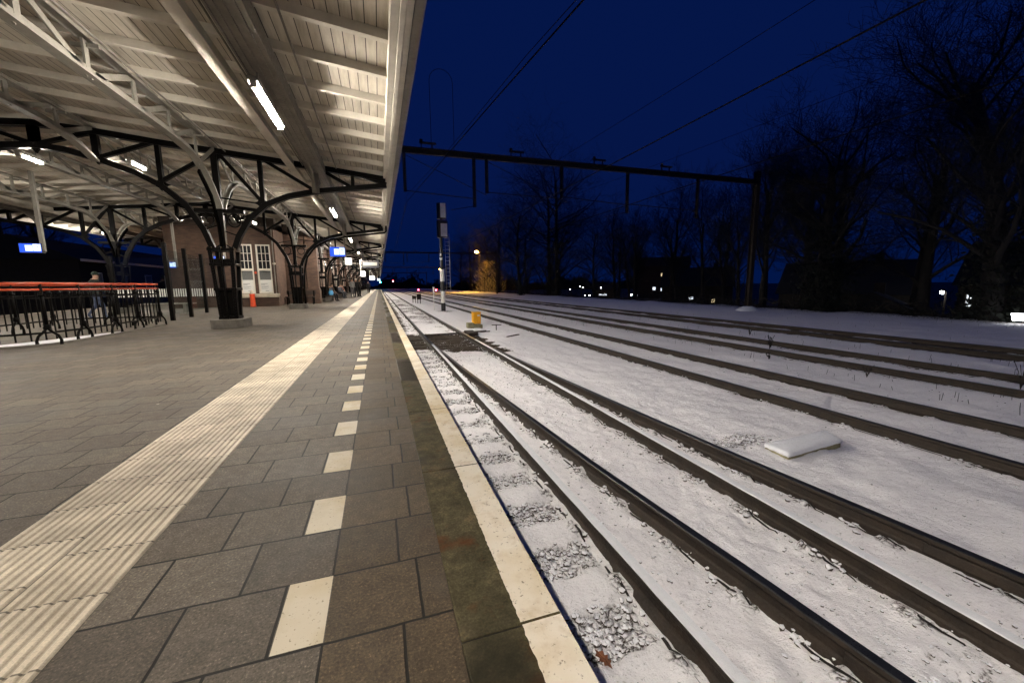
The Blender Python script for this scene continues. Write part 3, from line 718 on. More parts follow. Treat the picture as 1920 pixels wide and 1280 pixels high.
# lattice girders along the platform
def girder(mb, x, zT, zB, zE):
    a0, a1 = T0-BAY, T0
    def zb(y):
        d = min(y-a0, a1-y); u = min(1, d/2.6); return zE+(zB-zE)*(1-(1-u)**3.2)
    ysx = [a0+.10, a0+.25, a0+.5, a0+.8, a0+1.2]+[a0+1.6+.8*i for i in range(9)]+[a1-1.2, a1-.8, a1-.5, a1-.25, a1-.10]
    mb.path([(x, y, zb(y)) for y in ysx], .16, .05); mb.path([(x, y, zT) for y in (a0, a1)], .15, .05)
    mb.path([(x, y, zb(y)+.06) for y in ysx], .025, .13)
    m = 8; st = BAY/m
    for i in range(m+1):
        y = a0+st*i
        if 0 < i < m: mb.bar((x, y, zb(y)), (x, y, zT), .10, .03, (1, 0, 0))
        if i < m:
            y2 = y+st
            p_, q_ = ((y, zT), (y2-.03, zb(y2-.12))) if i < m/2 else ((y+.03, zb(y+.12)), (y2, zT))
            mb.bar((x, p_[0], p_[1]), (x, q_[0], q_[1]), .09, .025, (1, 0, 0))
            (mb.bar((x-.16, y+st*.02, zT-.10), (x+.16, y+st*.02, zT-.10), .05, .05) if i % 3 == 1 else None)
gx = []
for x, zT, zB, zE in [(-3.8, 4.60, 4.10, 2.95), (-6.2, 4.82, 4.42, 4.0), (mir(-3.8), 4.60, 4.10, 2.95), (mir(-6.2), 4.82, 4.42, 4.0)]:
    b = MB(); girder(b, x, zT, zB, zE); gx.append(b.build('lattice_girder', M['grey_steel'], can))
tr_src = [tr0]+brs+gx
for k in range(-1, NB):
    for s in tr_src:
        if k == 0: continue
        if k == -1 and s in gx: continue
        c = s.copy(); COL.objects.link(c); c.parent = can; c.location = s.location+Vector((0, BAY*k, 0))
# extra girders behind the camera are not needed; a hidden end wall is not built

# downpipes along trusses two to five
def drain(Y):
    b = MB(); b.tube([(.50, Y-.16, 4.15), (.50, Y-.16, 3.84), (.42, Y-.16, 3.76), (-1.4, Y-.16, 3.52), (-2.3, Y-.16, 3.30), (-2.85, Y-.16, 3.0), (-3.25, Y-.16, 2.5), (-3.42, Y-.16, 1.9), (-3.50, Y-.16, .9), (-3.50, Y-.16, 0)], .045, 8)
    b.build('drain_pipe', M['black_steel'], can, smooth=True)
for k in range(1, 7): drain(T0+BAY*k)

# columns
def make_column(x, Y, label, plinth_z=.23):
    r = root('canopy_column', label, 'column', (x, Y, 0), 'black steel canopy columns')
    b = MB(); hw_ = lambda z: .165+.08*(z-.23)/1.87
    for sx in (-1, 1):
        for sy in (-1, 1): b.bar((x+sx*hw_(.23), Y+sy*hw_(.23), plinth_z), (x+sx*hw_(2.1), Y+sy*hw_(2.1), 2.1), .09, .09, (1, 0, 0))
    b.bar((x, Y-hw_(.23)-.03, plinth_z), (x, Y-hw_(2.1)-.03, 2.1), .13, .04, (1, 0, 0))
    l, u = hw_(.28)-.01, hw_(.98)-.01
    b.add([(x-l, Y-l, .28), (x+l, Y-l, .28), (x+l, Y+l, .28), (x-l, Y+l, .28), (x-u, Y-u, .98), (x+u, Y-u, .98), (x+u, Y+u, .98), (x-u, Y+u, .98)], [(0, 3, 2, 1), (4, 5, 6, 7), (0, 1, 5, 4), (1, 2, 6, 5), (2, 3, 7, 6), (3, 0, 4, 7)])
    for z in (plinth_z, .98, 1.62, 2.0): q = hw_(z)+.06; b.box(x-q, x+q, Y-q, Y+q, z, z+.07)
    q = hw_(1.66)-.02; b.box(x-q, x+q, Y-q-.05, Y+q+.05, 1.69, 1.80)
    b.build('shaft', M['black_steel'], r, bevel=.008)
    b = MB()
    for i in range(9):
        for sx in (-1, 1):
            for zz in (.33+.075*i, 1.05+.065*i, 1.72+.04*i): q = hw_(zz); b.box(x+sx*q-.012, x+sx*q+.012, Y-q-.060, Y-q-.046, zz, zz+.022)
    for i in range(6): b.box(x-.2+.08*i-.01, x-.2+.08*i+.01, Y-hw_(1.0)-.072, Y-hw_(1.0)-.061, 1.005, 1.03); b.box(x-.2+.08*i-.01, x-.2+.08*i+.01, Y-hw_(1.65)-.072, Y-hw_(1.65)-.061, 1.645, 1.67)
    b.build('rivet', M['black_steel'], r)
    b = MB(); b.box(x-.07, x+.07, Y-.07, Y+.07, 2.07, zt(x)); b.box(x-.55, x+.55, Y-.06, Y+.06, 2.98, 3.08)
    for s in (-1, 1):                              # lattice between the post and the springing arch
        arch = BC if s == 1 else BL
        pts = [(xx, z) for xx, z in arch if z < 3.3]
        for (xa, za) in pts: b.bar((x+s*.07, Y, za+.12), (x+s*abs(xa-(-3.83)), Y, za), .03, .05, (0, 1, 0))
        ring = [(x+s*(.30+.15*math.cos(t)), Y, 2.80+.17*math.sin(t)) for t in [i*math.pi/8 for i in range(17)]]
        b.tube(ring, .018, 6, cap=False)
        for d in (-1, 1):
            b.path([(x, Y+d*.10, 2.1), (x, Y+d*.22, 2.7), (x, Y+d*.5, 3.3), (x, Y+d*1.1, 3.75)], .10, .05, (1, 0, 0))
    b.build('bracket', M['black_steel'], r)
    b = MB(); hw = .37; hd = .52; c = .12
    pol = [(-hw+c, -hd), (hw-c, -hd), (hw, -hd+c), (hw, hd-c), (hw-c, hd), (-hw+c, hd), (-hw, hd-c), (-hw, -hd+c)]
    vs = [(x+a, Y+d, 0) for a, d in pol]+[(x+a, Y+d, plinth_z) for a, d in pol]
    b.add(vs, [tuple(range(7, -1, -1)), tuple(range(8, 16))]+[(i, (i+1) % 8, (i+1) % 8+8, i+8) for i in range(8)])
    b.build('plinth', M['concrete'], r, bevel=.012)
    return r
ORD = ['first', 'second', 'third', 'fourth', 'fifth', 'sixth', 'seventh', 'eighth', 'ninth', 'tenth', 'eleventh', 'twelfth', 'thirteenth', 'fourteenth', 'fifteenth', 'sixteenth']
colm = make_column(-3.83, T0, 'large riveted black column on a pale concrete block, blue displays seen through it')
dup(colm, (-3.83, T0+BAY, 0), 'black column with a shiny drainpipe in front of the dark bench niche')
for k in range(2, NB):
    dup(colm, (-3.83, T0+BAY*k, 0), f'black arched column by the brick station wall, {ORD[k]} of its row from the camera')
dup(colm, (mir(-3.83), T0+BAY, 0), 'dark lattice column behind the red-railed fence on the left')
dup(colm, (mir(-3.83), T0+2*BAY, 0), 'dim far column left of the glass shelter')

# tube lamps
def make_tube(x, y, z, L, label, hang=.0):
    r = root('tube_lamp', label, 'tube lamp', (x, y, z), 'fluorescent tube lamps of the canopy')
    b = MB(); b.tube([(x, y-L/2, z), (x, y+L/2, z)], .032, 10); b.build('tube', M['tube'] if L > 1 else M['tube_short'], r, smooth=True)
    b = MB(); b.box(x-.06, x+.06, y-L/2-.06, y+L/2+.06, z+.040, z+.095); b.box(x-.066, x-.06, y-L/2-.06, y+L/2+.06, z+.009, z+.095); b.box(x+.06, x+.066, y-L/2-.06, y+L/2+.06, z+.009, z+.095)
    for s in (-1, 1): b.box(x-.012, x+.012, y+s*L*.35-.012, y+s*L*.35+.012, z+.09, z+(.27 if not hang else .1)); b.box(x-.04, x+.04, y+s*(L/2+.045)-.035, y+s*(L/2+.045)+.035, z-.04, z+.06)
    if hang:
        for s in (-1, 1): b.tube([(x, y+s*L*.3, z+.09), (x, y+s*L*.3, z+hang)], .008, 6)
    b.build('housing', M['grey_steel'], r); return r
tl = make_tube(-1.495, 7.58, 3.84, 1.55, 'largest glowing tube lamp, under the trough near the top of the photo')
for k in range(1, 13): dup(tl, (-1.495, 7.58+BAY*k, 3.84), f'tube lamp under the trackside trough, {ORD[k]} along the platform')
dup(tl, (-1.495, 7.58-BAY, 3.84), 'tube lamp under the trough above the photographer, out of view')
lampL = make_tube(-7.83, 13.3, 4.18, .60, 'short glowing tube lamp at the left border of the photo, below the arch crown', .4)
dup(lampL, (-5.62, 13.0, 4.13), 'short glowing tube lamp between the arch crown and the near column')
for i, (x, y) in enumerate([(-7.83, 3.7), (-5.62, 3.4), (-7.83, 22.9), (-5.62, 22.95)]): dup(lampL, (x, y, 4.16), ['short tube lamp over the floor left of the photographer', 'short tube lamp nearer the platform edge, above the frame', 'short tube lamp behind the near riveted column', 'short tube lamp in front of the white station windows'][i])
for k, y in enumerate((7.58, 17.18, 26.8)): dup(tl, (mir(-1.495), y, 3.84), ['tube lamp of the far side trough outside the frame', 'tube lamp of the far side trough, above the hanging blue display', 'bright tube lamp low over the far platform edge, behind the lattice'][k])

# ------------------------------------------------------------------ station building
st = root('station_building', 'brown brick station building with tall white windows under the canopy', 'station building', (-7.3, 25.6, 0))
b = MB()
def wall_y(b, x0, x1, y, z0, z1, holes, th=.3):
    """wall facing the camera at y, thickness behind, with rectangular openings"""
    xsx = sorted({x0, x1, *[h[0] for h in holes], *[h[1] for h in holes]}); zsx = sorted({z0, z1, *[h[2] for h in holes], *[h[3] for h in holes]})
    for xa, xb in zip(xsx, xsx[1:]):
        for za, zb in zip(zsx, zsx[1:]):
            mx, mz = (xa+xb)/2, (za+zb)/2
            if any(h[0] < mx < h[1] and h[2] < mz < h[3] for h in holes): continue
            b.box(xa, xb, y, y+th, za, zb)
WINS = [(-7.18, -6.50, .72, 3.38), (-6.33, -5.63, .72, 3.38)]
wall_y(b, -10.4, -5.40, 25.6, 0, 4.30, WINS); b.build('gable_wall', M['brick'], st)
b = MB(); b.box(-5.7, -5.41, 25.9, 28.0, 0, 4.3); b.box(-5.4, -4.3, 28.0, 28.3, 0, 4.3); b.build('niche_wall', M['brick'], st)
b = MB(); b.box(-4.5, -4.2, 28.3, 110, 0, 4.3); b.box(-10.4, -10.1, 25.9, 110, 0, 4.3); b.build('side_wall', M['brick'], st)
b = MB(); b.box(-4.25, -3.62, 28.0, 28.55, 0, 4.2); b.build('pilaster', M['brick'], st)
b = MB(); b.box(-4.30, -3.56, 27.95, 28.62, 0, .85); b.box(-4.30, -3.58, 27.96, 28.60, .85, .95); b.build('pilaster_foot', M['brick'], st, bevel=.02)
b = MB(); b.box(-10.5, -5.3, 25.50, 25.95, 4.30, 4.92); b.box(-5.4, -4.0, 27.9, 28.3, 4.25, 4.92); b.box(-4.45, -4.05, 28.3, 110, 4.30, 4.92); b.build('timber_frieze', M['dark_wood'], st)
b = MB(); b.box(-7.6, -5.32, 25.50, 25.599, .56, .70); b.box(-7.6, -5.36, 25.53, 25.599, .49, .56); b.build('window_sill', M['white_stone'], st, bevel=.01)
for x0, x1, z0, z1 in WINS:
    f = MB(); y = 25.62
    f.box(x0, x0+.07, y, y+.12, z0, z1); f.box(x1-.07, x1, y, y+.12, z0, z1); f.box(x0+.07, x1-.07, y, y+.12, z1-.07, z1); f.box(x0+.07, x1-.07, y, y+.12, z0, z0+.07)
    f.box(x0+.07, x1-.07, y-.02, y+.12, 1.96, 2.08)
    for i in (1, 2): f.box(x0+.07+(x1-x0-.14)*i/3-.012, x0+.07+(x1-x0-.14)*i/3+.012, y+.03, y+.08, 2.08, z1-.07)
    for i in (1, 2): f.box(x0+.07, x1-.07, y+.035, y+.075, 2.08+(z1-.07-2.08)*i/3-.012, 2.08+(z1-.07-2.08)*i/3+.012)
    fo = f.build('window', M['white_paint'], st)
    p_ = MB(); p_.box(x0+.07, x1-.07, y+.085, y+.10, 2.08, z1-.07); p_.build('pane', M['winpane_dark'], fo)
    p_ = MB(); 
    for i in range(14): p_.box(x0+.075+i*.0385, x0+.075+i*.0385+.026, y+.07+(i % 2)*.012, y+.095, 1.46, 1.955)
    p_.build('curtain', M['curtain'], fo)
    p_ = MB(); p_.box(x0+.072, x1-.072, y+.05, y+.065, z0+.072, 1.46); po = p_.build('poster', M['paper'], fo)
    p_ = MB(); yy = y+.046
    for zz, xa, xb, hh in [(1.24, .10, .42, .020), (1.19, .10, .30, .020), (1.11, .10, .46, .008), (1.085, .10, .44, .008), (1.06, .10, .47, .008), (1.035, .10, .36, .008), (.985, .10, .45, .008), (.96, .10, .40, .008), (.84, .30, .46, .025)]:
        p_.box(x0+xa, x0+xb, yy, y+.049, zz, zz+hh)
    p_.build('print', M['ink'], fo)
# side windows and doors along the platform wall
for i in range(9):
    y = 31.2+i*4.6
    f = MB(); f.box(-4.195, -4.12, y, y+1.1, .8, 3.1); fo = f.build('window', M['white_paint'], st)
    q = MB(); q.box(-4.118, -4.11, y+.08, y+.5, .9, 3.0); q.box(-4.118, -4.11, y+.58, y+1.02, .9, 3.0); q.build('pane', M['winpane_dark'], fo)
for i in range(7):
    q = MB(); y = 29.9+i*9.2; q.box(-4.198, -3.98, y, y+.5, 0, 4.2); q.build('pilaster', M['brick'], st)
b = MB(); b.tube([(-5.47, 25.54, 2.35), (-5.47, 25.60, 2.35)], .07, 12); b.build('wall_lamp_cap', M['white_stone'], st)
b = MB(); b.tube([(-6.42, 25.57, 1.85), (-6.42, 25.60, 1.85)], .06, 12); b.build('red_wall_sign', M['red_post'], st)
b = MB(); b.tube([(-5.48, 25.55, .7), (-5.48, 25.55, 4.3)], .025, 8); b.build('wall_pipe', M['grey_steel'], st)

# bench in the niche
bn = root('bench', 'long dark wooden bench in the brick niche behind the second column', 'bench', (-4.9, 27.4, 0))
b = MB()
for i in range(3): b.box(-5.35, -3.75, 26.95+i*.14, 27.07+i*.14, .44, .475)
b.build('seat', M['dark_wood'], bn)
b = MB(); b.box(-5.35, -3.75, 27.44, 27.47, .60, .82); b.build('backrest', M['dark_wood'], bn)
for x in (-5.25, -4.55, -3.85):
    b = MB(); b.box(x-.03, x+.03, 26.95, 27.0, 0, .44); b.box(x-.03, x+.03, 27.40, 27.46, 0, .82); b.box(x-.03, x+.03, 27.0, 27.4, .40, .44); b.build('leg', M['black_steel'], bn)
# orange-red post
rp = root('bollard', 'orange-red post with a pale pointed top in front of the white windows', 'bollard', (-6.60, 25.25, 0))
b = MB(); b.lathe((-6.60, 25.25, 0), [(.14, 0), (.145, .05), (.13, .10), (.125, .62), (.14, .66), (.11, .70)], 14); b.build('body', M['red_post'], rp, smooth=True)
b = MB(); b.lathe((-6.60, 25.25, .70), [(.09, 0), (.10, .05), (.07, .14), (.015, .22)], 12); b.build('cap', M['white_stone'], rp, smooth=True)

# hanging displays
def display(x, y, z, w, h, label, hang_top):
    r = root('information_display', label, 'display', (x, y, z), 'hanging blue information displays')
    b = MB(); b.box(x-w/2, x+w/2, y, y+.14, z-h/2, z+h/2); b.build('casing', M['sign_case'], r, bevel=.01)
    b = MB(); b.box(x-w/2+.012, x+w/2-.012, y-.006, y-.001, z-h/2+.012, z+h/2-.012); s = b.build('screen', M['sign_blue'], r)
    b = MB(); b.box(x-w*.22, x+w*.10, y-.011, y-.007, z-h*.30, z+h*.30); b.box(x+w*.125, x+w*.46, y-.011, y-.007, z-h*.30, z+h*.42); b.build('lit_panel', M['sign_white'], s)
    b = MB()                                        # small dark pictogram on the white half
    b.box(x+w*.24, x+w*.34, y-.014, y-.012, z+h*.16, z+h*.20); b.box(x+w*.30, x+w*.36, y-.014, y-.012, z+h*.12, z+h*.16); b.box(x+w*.22, x+w*.25, y-.014, y-.012, z+h*.20, z+h*.24)
    b.build('pictogram', M['sign_case'], s)
    for s_ in ((-1, 1) if x > -3 else (1,)):
        b = MB(); b.box(x+s_*w*.48-.045, x+s_*w*.48+.045, y+.03, y+.12, z-h*.3, hang_top); b.build('hanger', M['grey_steel'], r)
    return r
d1 = display(-2.04, 24.0, 2.92, .78, .52, 'blue and white display hung over the platform beyond the second column', 4.2)
display(-9.78, 16.0, 2.28, .52, .28, 'blue and white display hanging at the left border, over the red railing', 4.5)
display(-7.45, 23.6, 2.42, .50, .36, 'blue display half hidden behind the near riveted column', 4.5)
display(-9.75, 24.5, 2.2, .36, .30, 'small display beside the glass shelter post, seen nearly from the edge', 4.5)
def lit_box(x, y, z, w, h, label, top, m='clock_white'):
    r = root('lit_sign', label, 'lit sign', (x, y, z), 'lit white box signs')
    b = MB(); b.box(x-w/2, x+w/2, y, y+.16, z-h/2, z+h/2); b.build('casing', M['white_paint'], r, bevel=.02)
    b = MB(); b.box(x-w/2+.02, x+w/2-.02, y-.006, y-.001, z-h/2+.02, z+h/2-.02); b.build('face', M[m], r)
    b = MB(); b.tube([(x-w*.45, y+.08, z-h/2), (x-w*.45, y+.08, top)], .05, 8); b.build('hanger', M['white_paint'], r); return r
lit_box(-1.55, 24.6, 2.45, .36, .38, 'white lit box sign on a hanger beside the blue display', 4.2)
lit_box(-1.55, 46, 2.35, .5, .55, 'white lit sign farther along, below the dark framed board', 4.2)
lit_box(-1.1, 78, 2.5, .9, .7, 'faint greenish-white lit sign deep under the canopy', 4.2)
lit_box(.05, 112, 2.7, .8, .6, 'bluish-white lit sign at the far end of the canopy', 4.2, 'sign_white')
r = root('platform_board', 'black framed board with a pale face hanging across the platform', 'board', (-.55, 38, 3.0))
b = MB(); b.box(-1.35, .12, 38, 38.2, 2.62, 3.28); b.build('casing', M['sign_case'], r, bevel=.03)
b = MB(); b.box(-1.20, -.06, 37.992, 37.998, 2.86, 3.14); b.build('face', M['board_dim'], r)
for x in (-1.2, 0): b = MB(); b.tube([(x, 38.1, 3.27), (x, 38.1, 4.3)], .03, 6); b.build('hanger', M['sign_case'], r)

# glass shelter with bench
sh = root('glass_shelter', 'glass wind shelter with dark posts and a white striped band, left of the near column', 'shelter', (-6.7, 18, 0))
PST = [(-6.50, 15.95, 2.50), (-6.60, 17.6, 2.46), (-7.08, 20.4, 2.46)]
for x, y, h in PST:
    b = MB(); b.box(x-.055, x+.055, y-.055, y+.055, 0, h); b.build('post', M['black_steel'], sh, bevel=.006)
for (xa, ya, _), (xb, yb, _) in zip(PST, PST[1:]):
    b = MB(); dx, dy = xb-xa, yb-ya; L = math.hypot(dx, dy); ux, uy = dx/L, dy/L
    b.bar((xa+ux*.07, ya+uy*.07, 1.25), (xb-ux*.07, yb-uy*.07, 1.25), .012, 2.1); b.build('glass_pane', M['glass'], sh)
b = MB(); ya, xa, xb = 20.55, -10.2, -6.45
for i in range(46):
    x = xa+(xb-xa)*i/46
    if i < 26 and i % 2 and i > 14: pass
    b.box(x, x+.045, ya, ya+.004, .70, 1.03)
b.build('stripe_band', M['white_mark'], sh)
b = MB(); b.box(xa, xb, ya+.006, ya+.018, .15, 2.3); b.build('glass_pane', M['glass'], sh)
for x in (xa, (xa+xb)/2, xb): b = MB(); b.box(x-.04, x+.04, ya-.05, ya+.07, 0, 2.35); b.build('post', M['black_steel'], sh)
sb = root('bench', 'plain grey bench inside the glass shelter', 'bench', (-8.0, 19.6, 0))
b = MB(); b.box(-8.9, -7.2, 19.4, 19.8, .42, .46); b.build('seat', M['grey_steel'], sb)
for x in (-8.6, -7.5): b = MB(); b.bar((x, 19.6, .42), (x, 19.6, 0), .10, .28); b.build('leg', M['grey_steel'], sb)

# ------------------------------------------------------------------ stairwell fence
fn = root('railing_fence', 'black picket railing with double orange-red handrail round the stairwell', 'railing', (-7, 12, 0))
FP = [(-7.6, 9.25), (-6.9, 9.45), (-6.35, 9.66), (-6.06, 9.95), (-5.95, 10.5), (-5.92, 11.3), (-5.93, 12.2), (-5.97, 13.1), (-6.02, 13.9), (-6.06, 14.2)]
FB = [(-6.06, 14.2), (-6.9, 14.35), (-7.8, 14.35), (-8.25, 14.1), (-8.3, 13.2), (-8.3, 12.2), (-8.3, 11.2), (-8.3, 10.0)]
def resample(P, st):
    out = [P[0]]; acc = 0
    for (xa, ya), (xb, yb) in zip(P, P[1:]):
        L = math.hypot(xb-xa, yb-ya); t = st-acc
        while t <= L: out.append((xa+(xb-xa)*t/L, ya+(yb-ya)*t/L)); t += st
        acc = (acc+L) % st if L+acc >= st else acc+L
    return out
ALL = FP+FB[1:]
b = MB(); b.tube([(x, y, 1.165) for x, y in ALL], .030, 10); b.tube([(x, y, 1.055) for x, y in ALL], .022, 8); b.build('handrail', M['red_rail'], fn, smooth=True)
b = MB(); b.path([(x, y, .24) for x, y in ALL], .02, .035); b.path([(x, y, .90) for x, y in ALL], .02, .03); b.build('bottom_rail', M['black_steel'], fn)
b = MB()
for i, (x, y) in enumerate(resample(ALL, .19)):
    b.tube([(x, y, .10), (x, y, .97)], .013, 6); b.lathe((x, y, .97), [(.010, 0), (.024, .02), (.010, .06)], 6)
b.build('picket', M['black_steel'], fn)
def fpost(x, y, ux, uy):
    b = MB(); b.tube([(x, y, .30), (x, y, 1.16)], [.032, .026], 8); b.lathe((x, y, .30), [(.05, 0), (.06, .03), (.045, .07), (.055, .10)], 10); b.lathe((x, y, .93), [(.05, 0), (.05, .05)], 8)
    for s in (-1, 1):
        b.tube([(x, y, .34), (x+ux*s*.06, y+uy*s*.06, .25), (x+ux*s*.13, y+uy*s*.13, .18), (x+ux*s*.16, y+uy*s*.16, .09), (x+ux*s*.155, y+uy*s*.155, 0)], [.024, .024, .022, .024, .03], 7)
    b.build('post', M['black_steel'], fn, smooth=True)
for (x, y, ux, uy) in [(-6.05, 9.96, .75, .66), (-5.94, 10.75, .2, 1), (-5.92, 11.8, .1, 1), (-5.95, 12.8, .1, 1), (-6.04, 14.1, .3, 1), (-8.28, 12.75, 0, 1), (-8.28, 13.9, 0, 1), (-7.3, 14.35, 1, 0), (-6.65, 14.32, 1, 0)]: fpost(x, y, ux, uy)
b = MB(); inner = [(-7.2, 9.9), (-6.75, 10.5), (-6.5, 11.2), (-6.3, 11.9), (-6.06, 12.4)]; outer = [(-7.0, 9.46), (-6.36, 9.72), (-6.06, 10.1), (-5.98, 11.2), (-5.99, 12.4)]
b.add([(x, y, .012) for x, y in outer]+[(x, y, .012) for x, y in inner], [(i, i+1, i+6, i+5) for i in range(4)])
struct(b.build('snow_patch', M['snowcap']))
b = MB(); b.path([(x+.05, y-.02, .02) for x, y in FP], .07, .04); struct(b.build('stairwell_kerb', M['concrete']))

# ------------------------------------------------------------------ overhead line
def portal(Y, xr, label, xl=-19):
    r = root('overhead_portal', label, 'overhead line portal', (xr, Y, -.9), 'overhead line portals')
    for x in (xr, xl):
        b = MB(); w = .15
        b.box(x-w, x+w, Y-w, Y-w+.02, -.9, 8.05); b.box(x-w, x+w, Y+w-.02, Y+w, -.9, 8.05); b.box(x-.012, x+.012, Y-w+.02, Y+w-.02, -.9, 8.05)
        b.box(x-.2, x+.2, Y-.2, Y+.2, 7.15, 7.25); b.build('mast', M['portal'], r)
    b = MB(); b.box(xl, xr, Y-.09, Y+.09, 7.26, 7.30); b.box(xl, xr, Y-.012, Y+.012, 7.30, 7.50); b.box(xl, xr, Y-.09, Y+.09, 7.50, 7.54); b.build('beam', M['portal'], r)
    for x, z in [(1.44, 5.50), (4.81, 4.95), (5.46, 5.65), (9.62, 5.65), (13.73, 5.05), (18.68, 4.95)]:
        b = MB(); b.box(x-.07, x+.07, Y-.07, Y-.055, z, 7.26); b.box(x-.07, x+.07, Y+.055, Y+.07, z, 7.26); b.box(x-.012, x+.012, Y-.055, Y+.055, z, 7.26); b.build('dropper', M['portal'], r)
    b = MB()
    for a, z, c, z2 in [(1.44, 5.55, 4.81, 5.35), (5.46, 5.70, 9.62, 5.62), (9.62, 5.72, 13.73, 5.5), (13.73, 5.55, 18.68, 5.4)]: b.tube([(a, Y, z), (c, Y, z2)], .022, 6)
    for a, z, c, z2 in [(1.44, 7.2, 5.46, 5.55), (5.46, 7.2, 10.0, 5.4), (4.81, 5.0, 3.6, 4.75), (13.73, 5.1, 12.2, 4.75), (18.68, 5.0, 17.2, 4.75), (9.62, 5.1, 8.2, 4.75)]: b.tube([(a, Y, z), (c, Y, z2)], .016, 6)
    b.build('registration_arm', M['portal'], r)
    for x in (2.55, 7.05, 11.85, 16.3):
        b = MB(); b.box(x-.30, x-.26, Y-.03, Y+.03, 7.54, 7.80); b.box(x+.22, x+.26, Y-.03, Y+.03, 7.54, 7.74); b.box(x-.36, x+.42, Y-.05, Y+.05, 7.74, 7.82)
        b.lathe((x-.28, Y, 7.82), [(.05, 0), (.09, .03), (.05, .06), (.09, .09), (.04, .12)], 8); b.build('insulator', M['portal'], r)
    return r
portal(20.4, 23.35, 'tall steel portal spanning all tracks, its right mast beside the ivy tree')
portal(81, 23.5, 'second overhead portal, a thin dark line behind the signal mast')
portal(146, 23.5, 'third overhead portal, far down the line')
portal(211, 23.5, 'farthest overhead portal, tiny above the red signals')
b = MB(); b.lathe((23.35, 20.4, -.95), [(.95, 0), (.75, .16), (.45, .34), (.25, .42)], 10)
tag(b.build('mast_footing', M['snowcap'], smooth=True), 'snow covered mound round the foot of the right portal mast', 'footing')
def wires(pairs, label):
    r = root('overhead_wire', label, 'wire', (pairs[0][0][0][0], 20, 4.6), 'overhead wires'); b = MB(); mx = MB()
    for pts, rad in pairs: (b if rad > .012 else mx).tube(pts, rad, 5)
    b.build('contact_wire', M['wire'], r)
    if mx.v: mx.build('carrier_wire', M['wire'], r)
    return r
def cat(x, zc, zm):
    sp = [-45, 20.4, 81, 146, 211]; pts = []
    for a, c in zip(sp, sp[1:]): pts += [(x, a+(c-a)*t, zm-.8*4*t*(1-t)) for t in [i/10 for i in range(10)]]
    return [([(x, -45, zc), (x, 260, zc)], .015), (pts, .006)]
wires(cat(6.75, 4.56, 6.0), 'overhead wires above the track beyond the concrete slab')
wires(cat(10.75, 4.52, 6.0), 'overhead wires above the weedy track')
wires([(p_, .006) for p_, r_ in cat(15.3, 4.6, 6.0)], 'overhead wires above the farthest guarded track')
wires([([(3.05, .9, 4.55), (2.72, 5.14, 4.7), (2.5, 8.7, 4.88), (1.5, 20.4, 5.05), (2.2, 81, 4.7), (2.2, 260, 4.7)], .013), ([(3.5, .5, 5.0), (2.62, 7.0, 4.95), (2.1, 13.4, 5.05), (1.5, 20.4, 5.35), (2.2, 50, 5.0), (2.2, 81, 5.6), (2.2, 260, 5.6)], .0065)], 'pale slanting overhead wires beside the canopy edge')
b = MB(); b.tube([(2.75, 20.4, 7.54), (2.75, 20.4, 10.6)]+[(3.3-.55*math.cos(t), 20.4, 10.6+.55*math.sin(t)) for t in [i*math.pi/8 for i in range(1, 8)]]+[(3.85, 20.4, 10.6), (3.85, 20.4, 7.54)], .012, 5)
tag(b.build('wire_hoop', M['wire']), 'thin wire hoop rising above the portal beam', 'wire hoop')

# ------------------------------------------------------------------ signal mast
sm = root('signal_mast', 'tall railway signal with black and white banded post and ladder', 'signal', (4.62, 30.8, -.9))
x, y = 4.62, 30.8
b = MB()
for z0, z1, mi in [(-.95, -.28, 1), (-.28, .62, 0), (.62, 1.35, 1), (1.35, 2.25, 0), (2.25, 4.7, 1)]:
    b.cur = mi; b.tube([(x, y, z0), (x, y, z1)], .17 if z1 < 2.3 else .12, 12)
b.build('post', [M['white_mark'], M['mast_black']], sm)
b = MB()
for xx in (x+.28, x+.60): b.tube([(xx, y, .55), (xx, y, 4.9)], .018, 6)
z = .65
while z < 4.8: b.tube([(x+.28, y, z), (x+.60, y, z)], .014, 6); z += .28
for z in (.9, 2.3, 3.7): b.tube([(x, y, z), (x+.28, y, z)], .018, 6)
b.build('ladder', M['grey_steel'], sm)
b = MB(); b.box(x-.28, x+.50, y-.10, y+.25, 4.6, 5.85); b.build('signal_head', M['mast_black'], sm, bevel=.04)
b = MB(); b.box(x-.02, x+.46, y-.13, y-.101, 4.68, 5.62); b.build('rear_cabinet', M['panel_grey'], sm)
b = MB(); b.box(x-.24, x+.42, y-.08, y+.25, 5.95, 7.1); b.tube([(x+.05, y, 5.8), (x+.05, y, 6.0)], .08, 8); b.build('signal_head', M['mast_black'], sm, bevel=.05)
b = MB(); b.box(x+.0, x+.38, y-.11, y-.081, 6.05, 7.08); b.build('rear_cabinet', M['panel_grey'], sm)
b = MB(); b.box(x-.18, x+.02, y-.22, y-.171, 2.95, 3.1); b.box(x-.16, x-.05, y-.22, y-.171, 3.25, 3.42); b.build('number_plate', M['white_mark'], sm)
# small post beside it
b = MB(); b.tube([(4.0, 31.5, -.95), (4.0, 31.5, .55)], .03, 6); b.box(3.93, 4.07, 31.46, 31.49, .45, .95)
tag(b.build('marker_post', M['white_mark']), 'slim marker post with a white plate left of the signal', 'marker post')

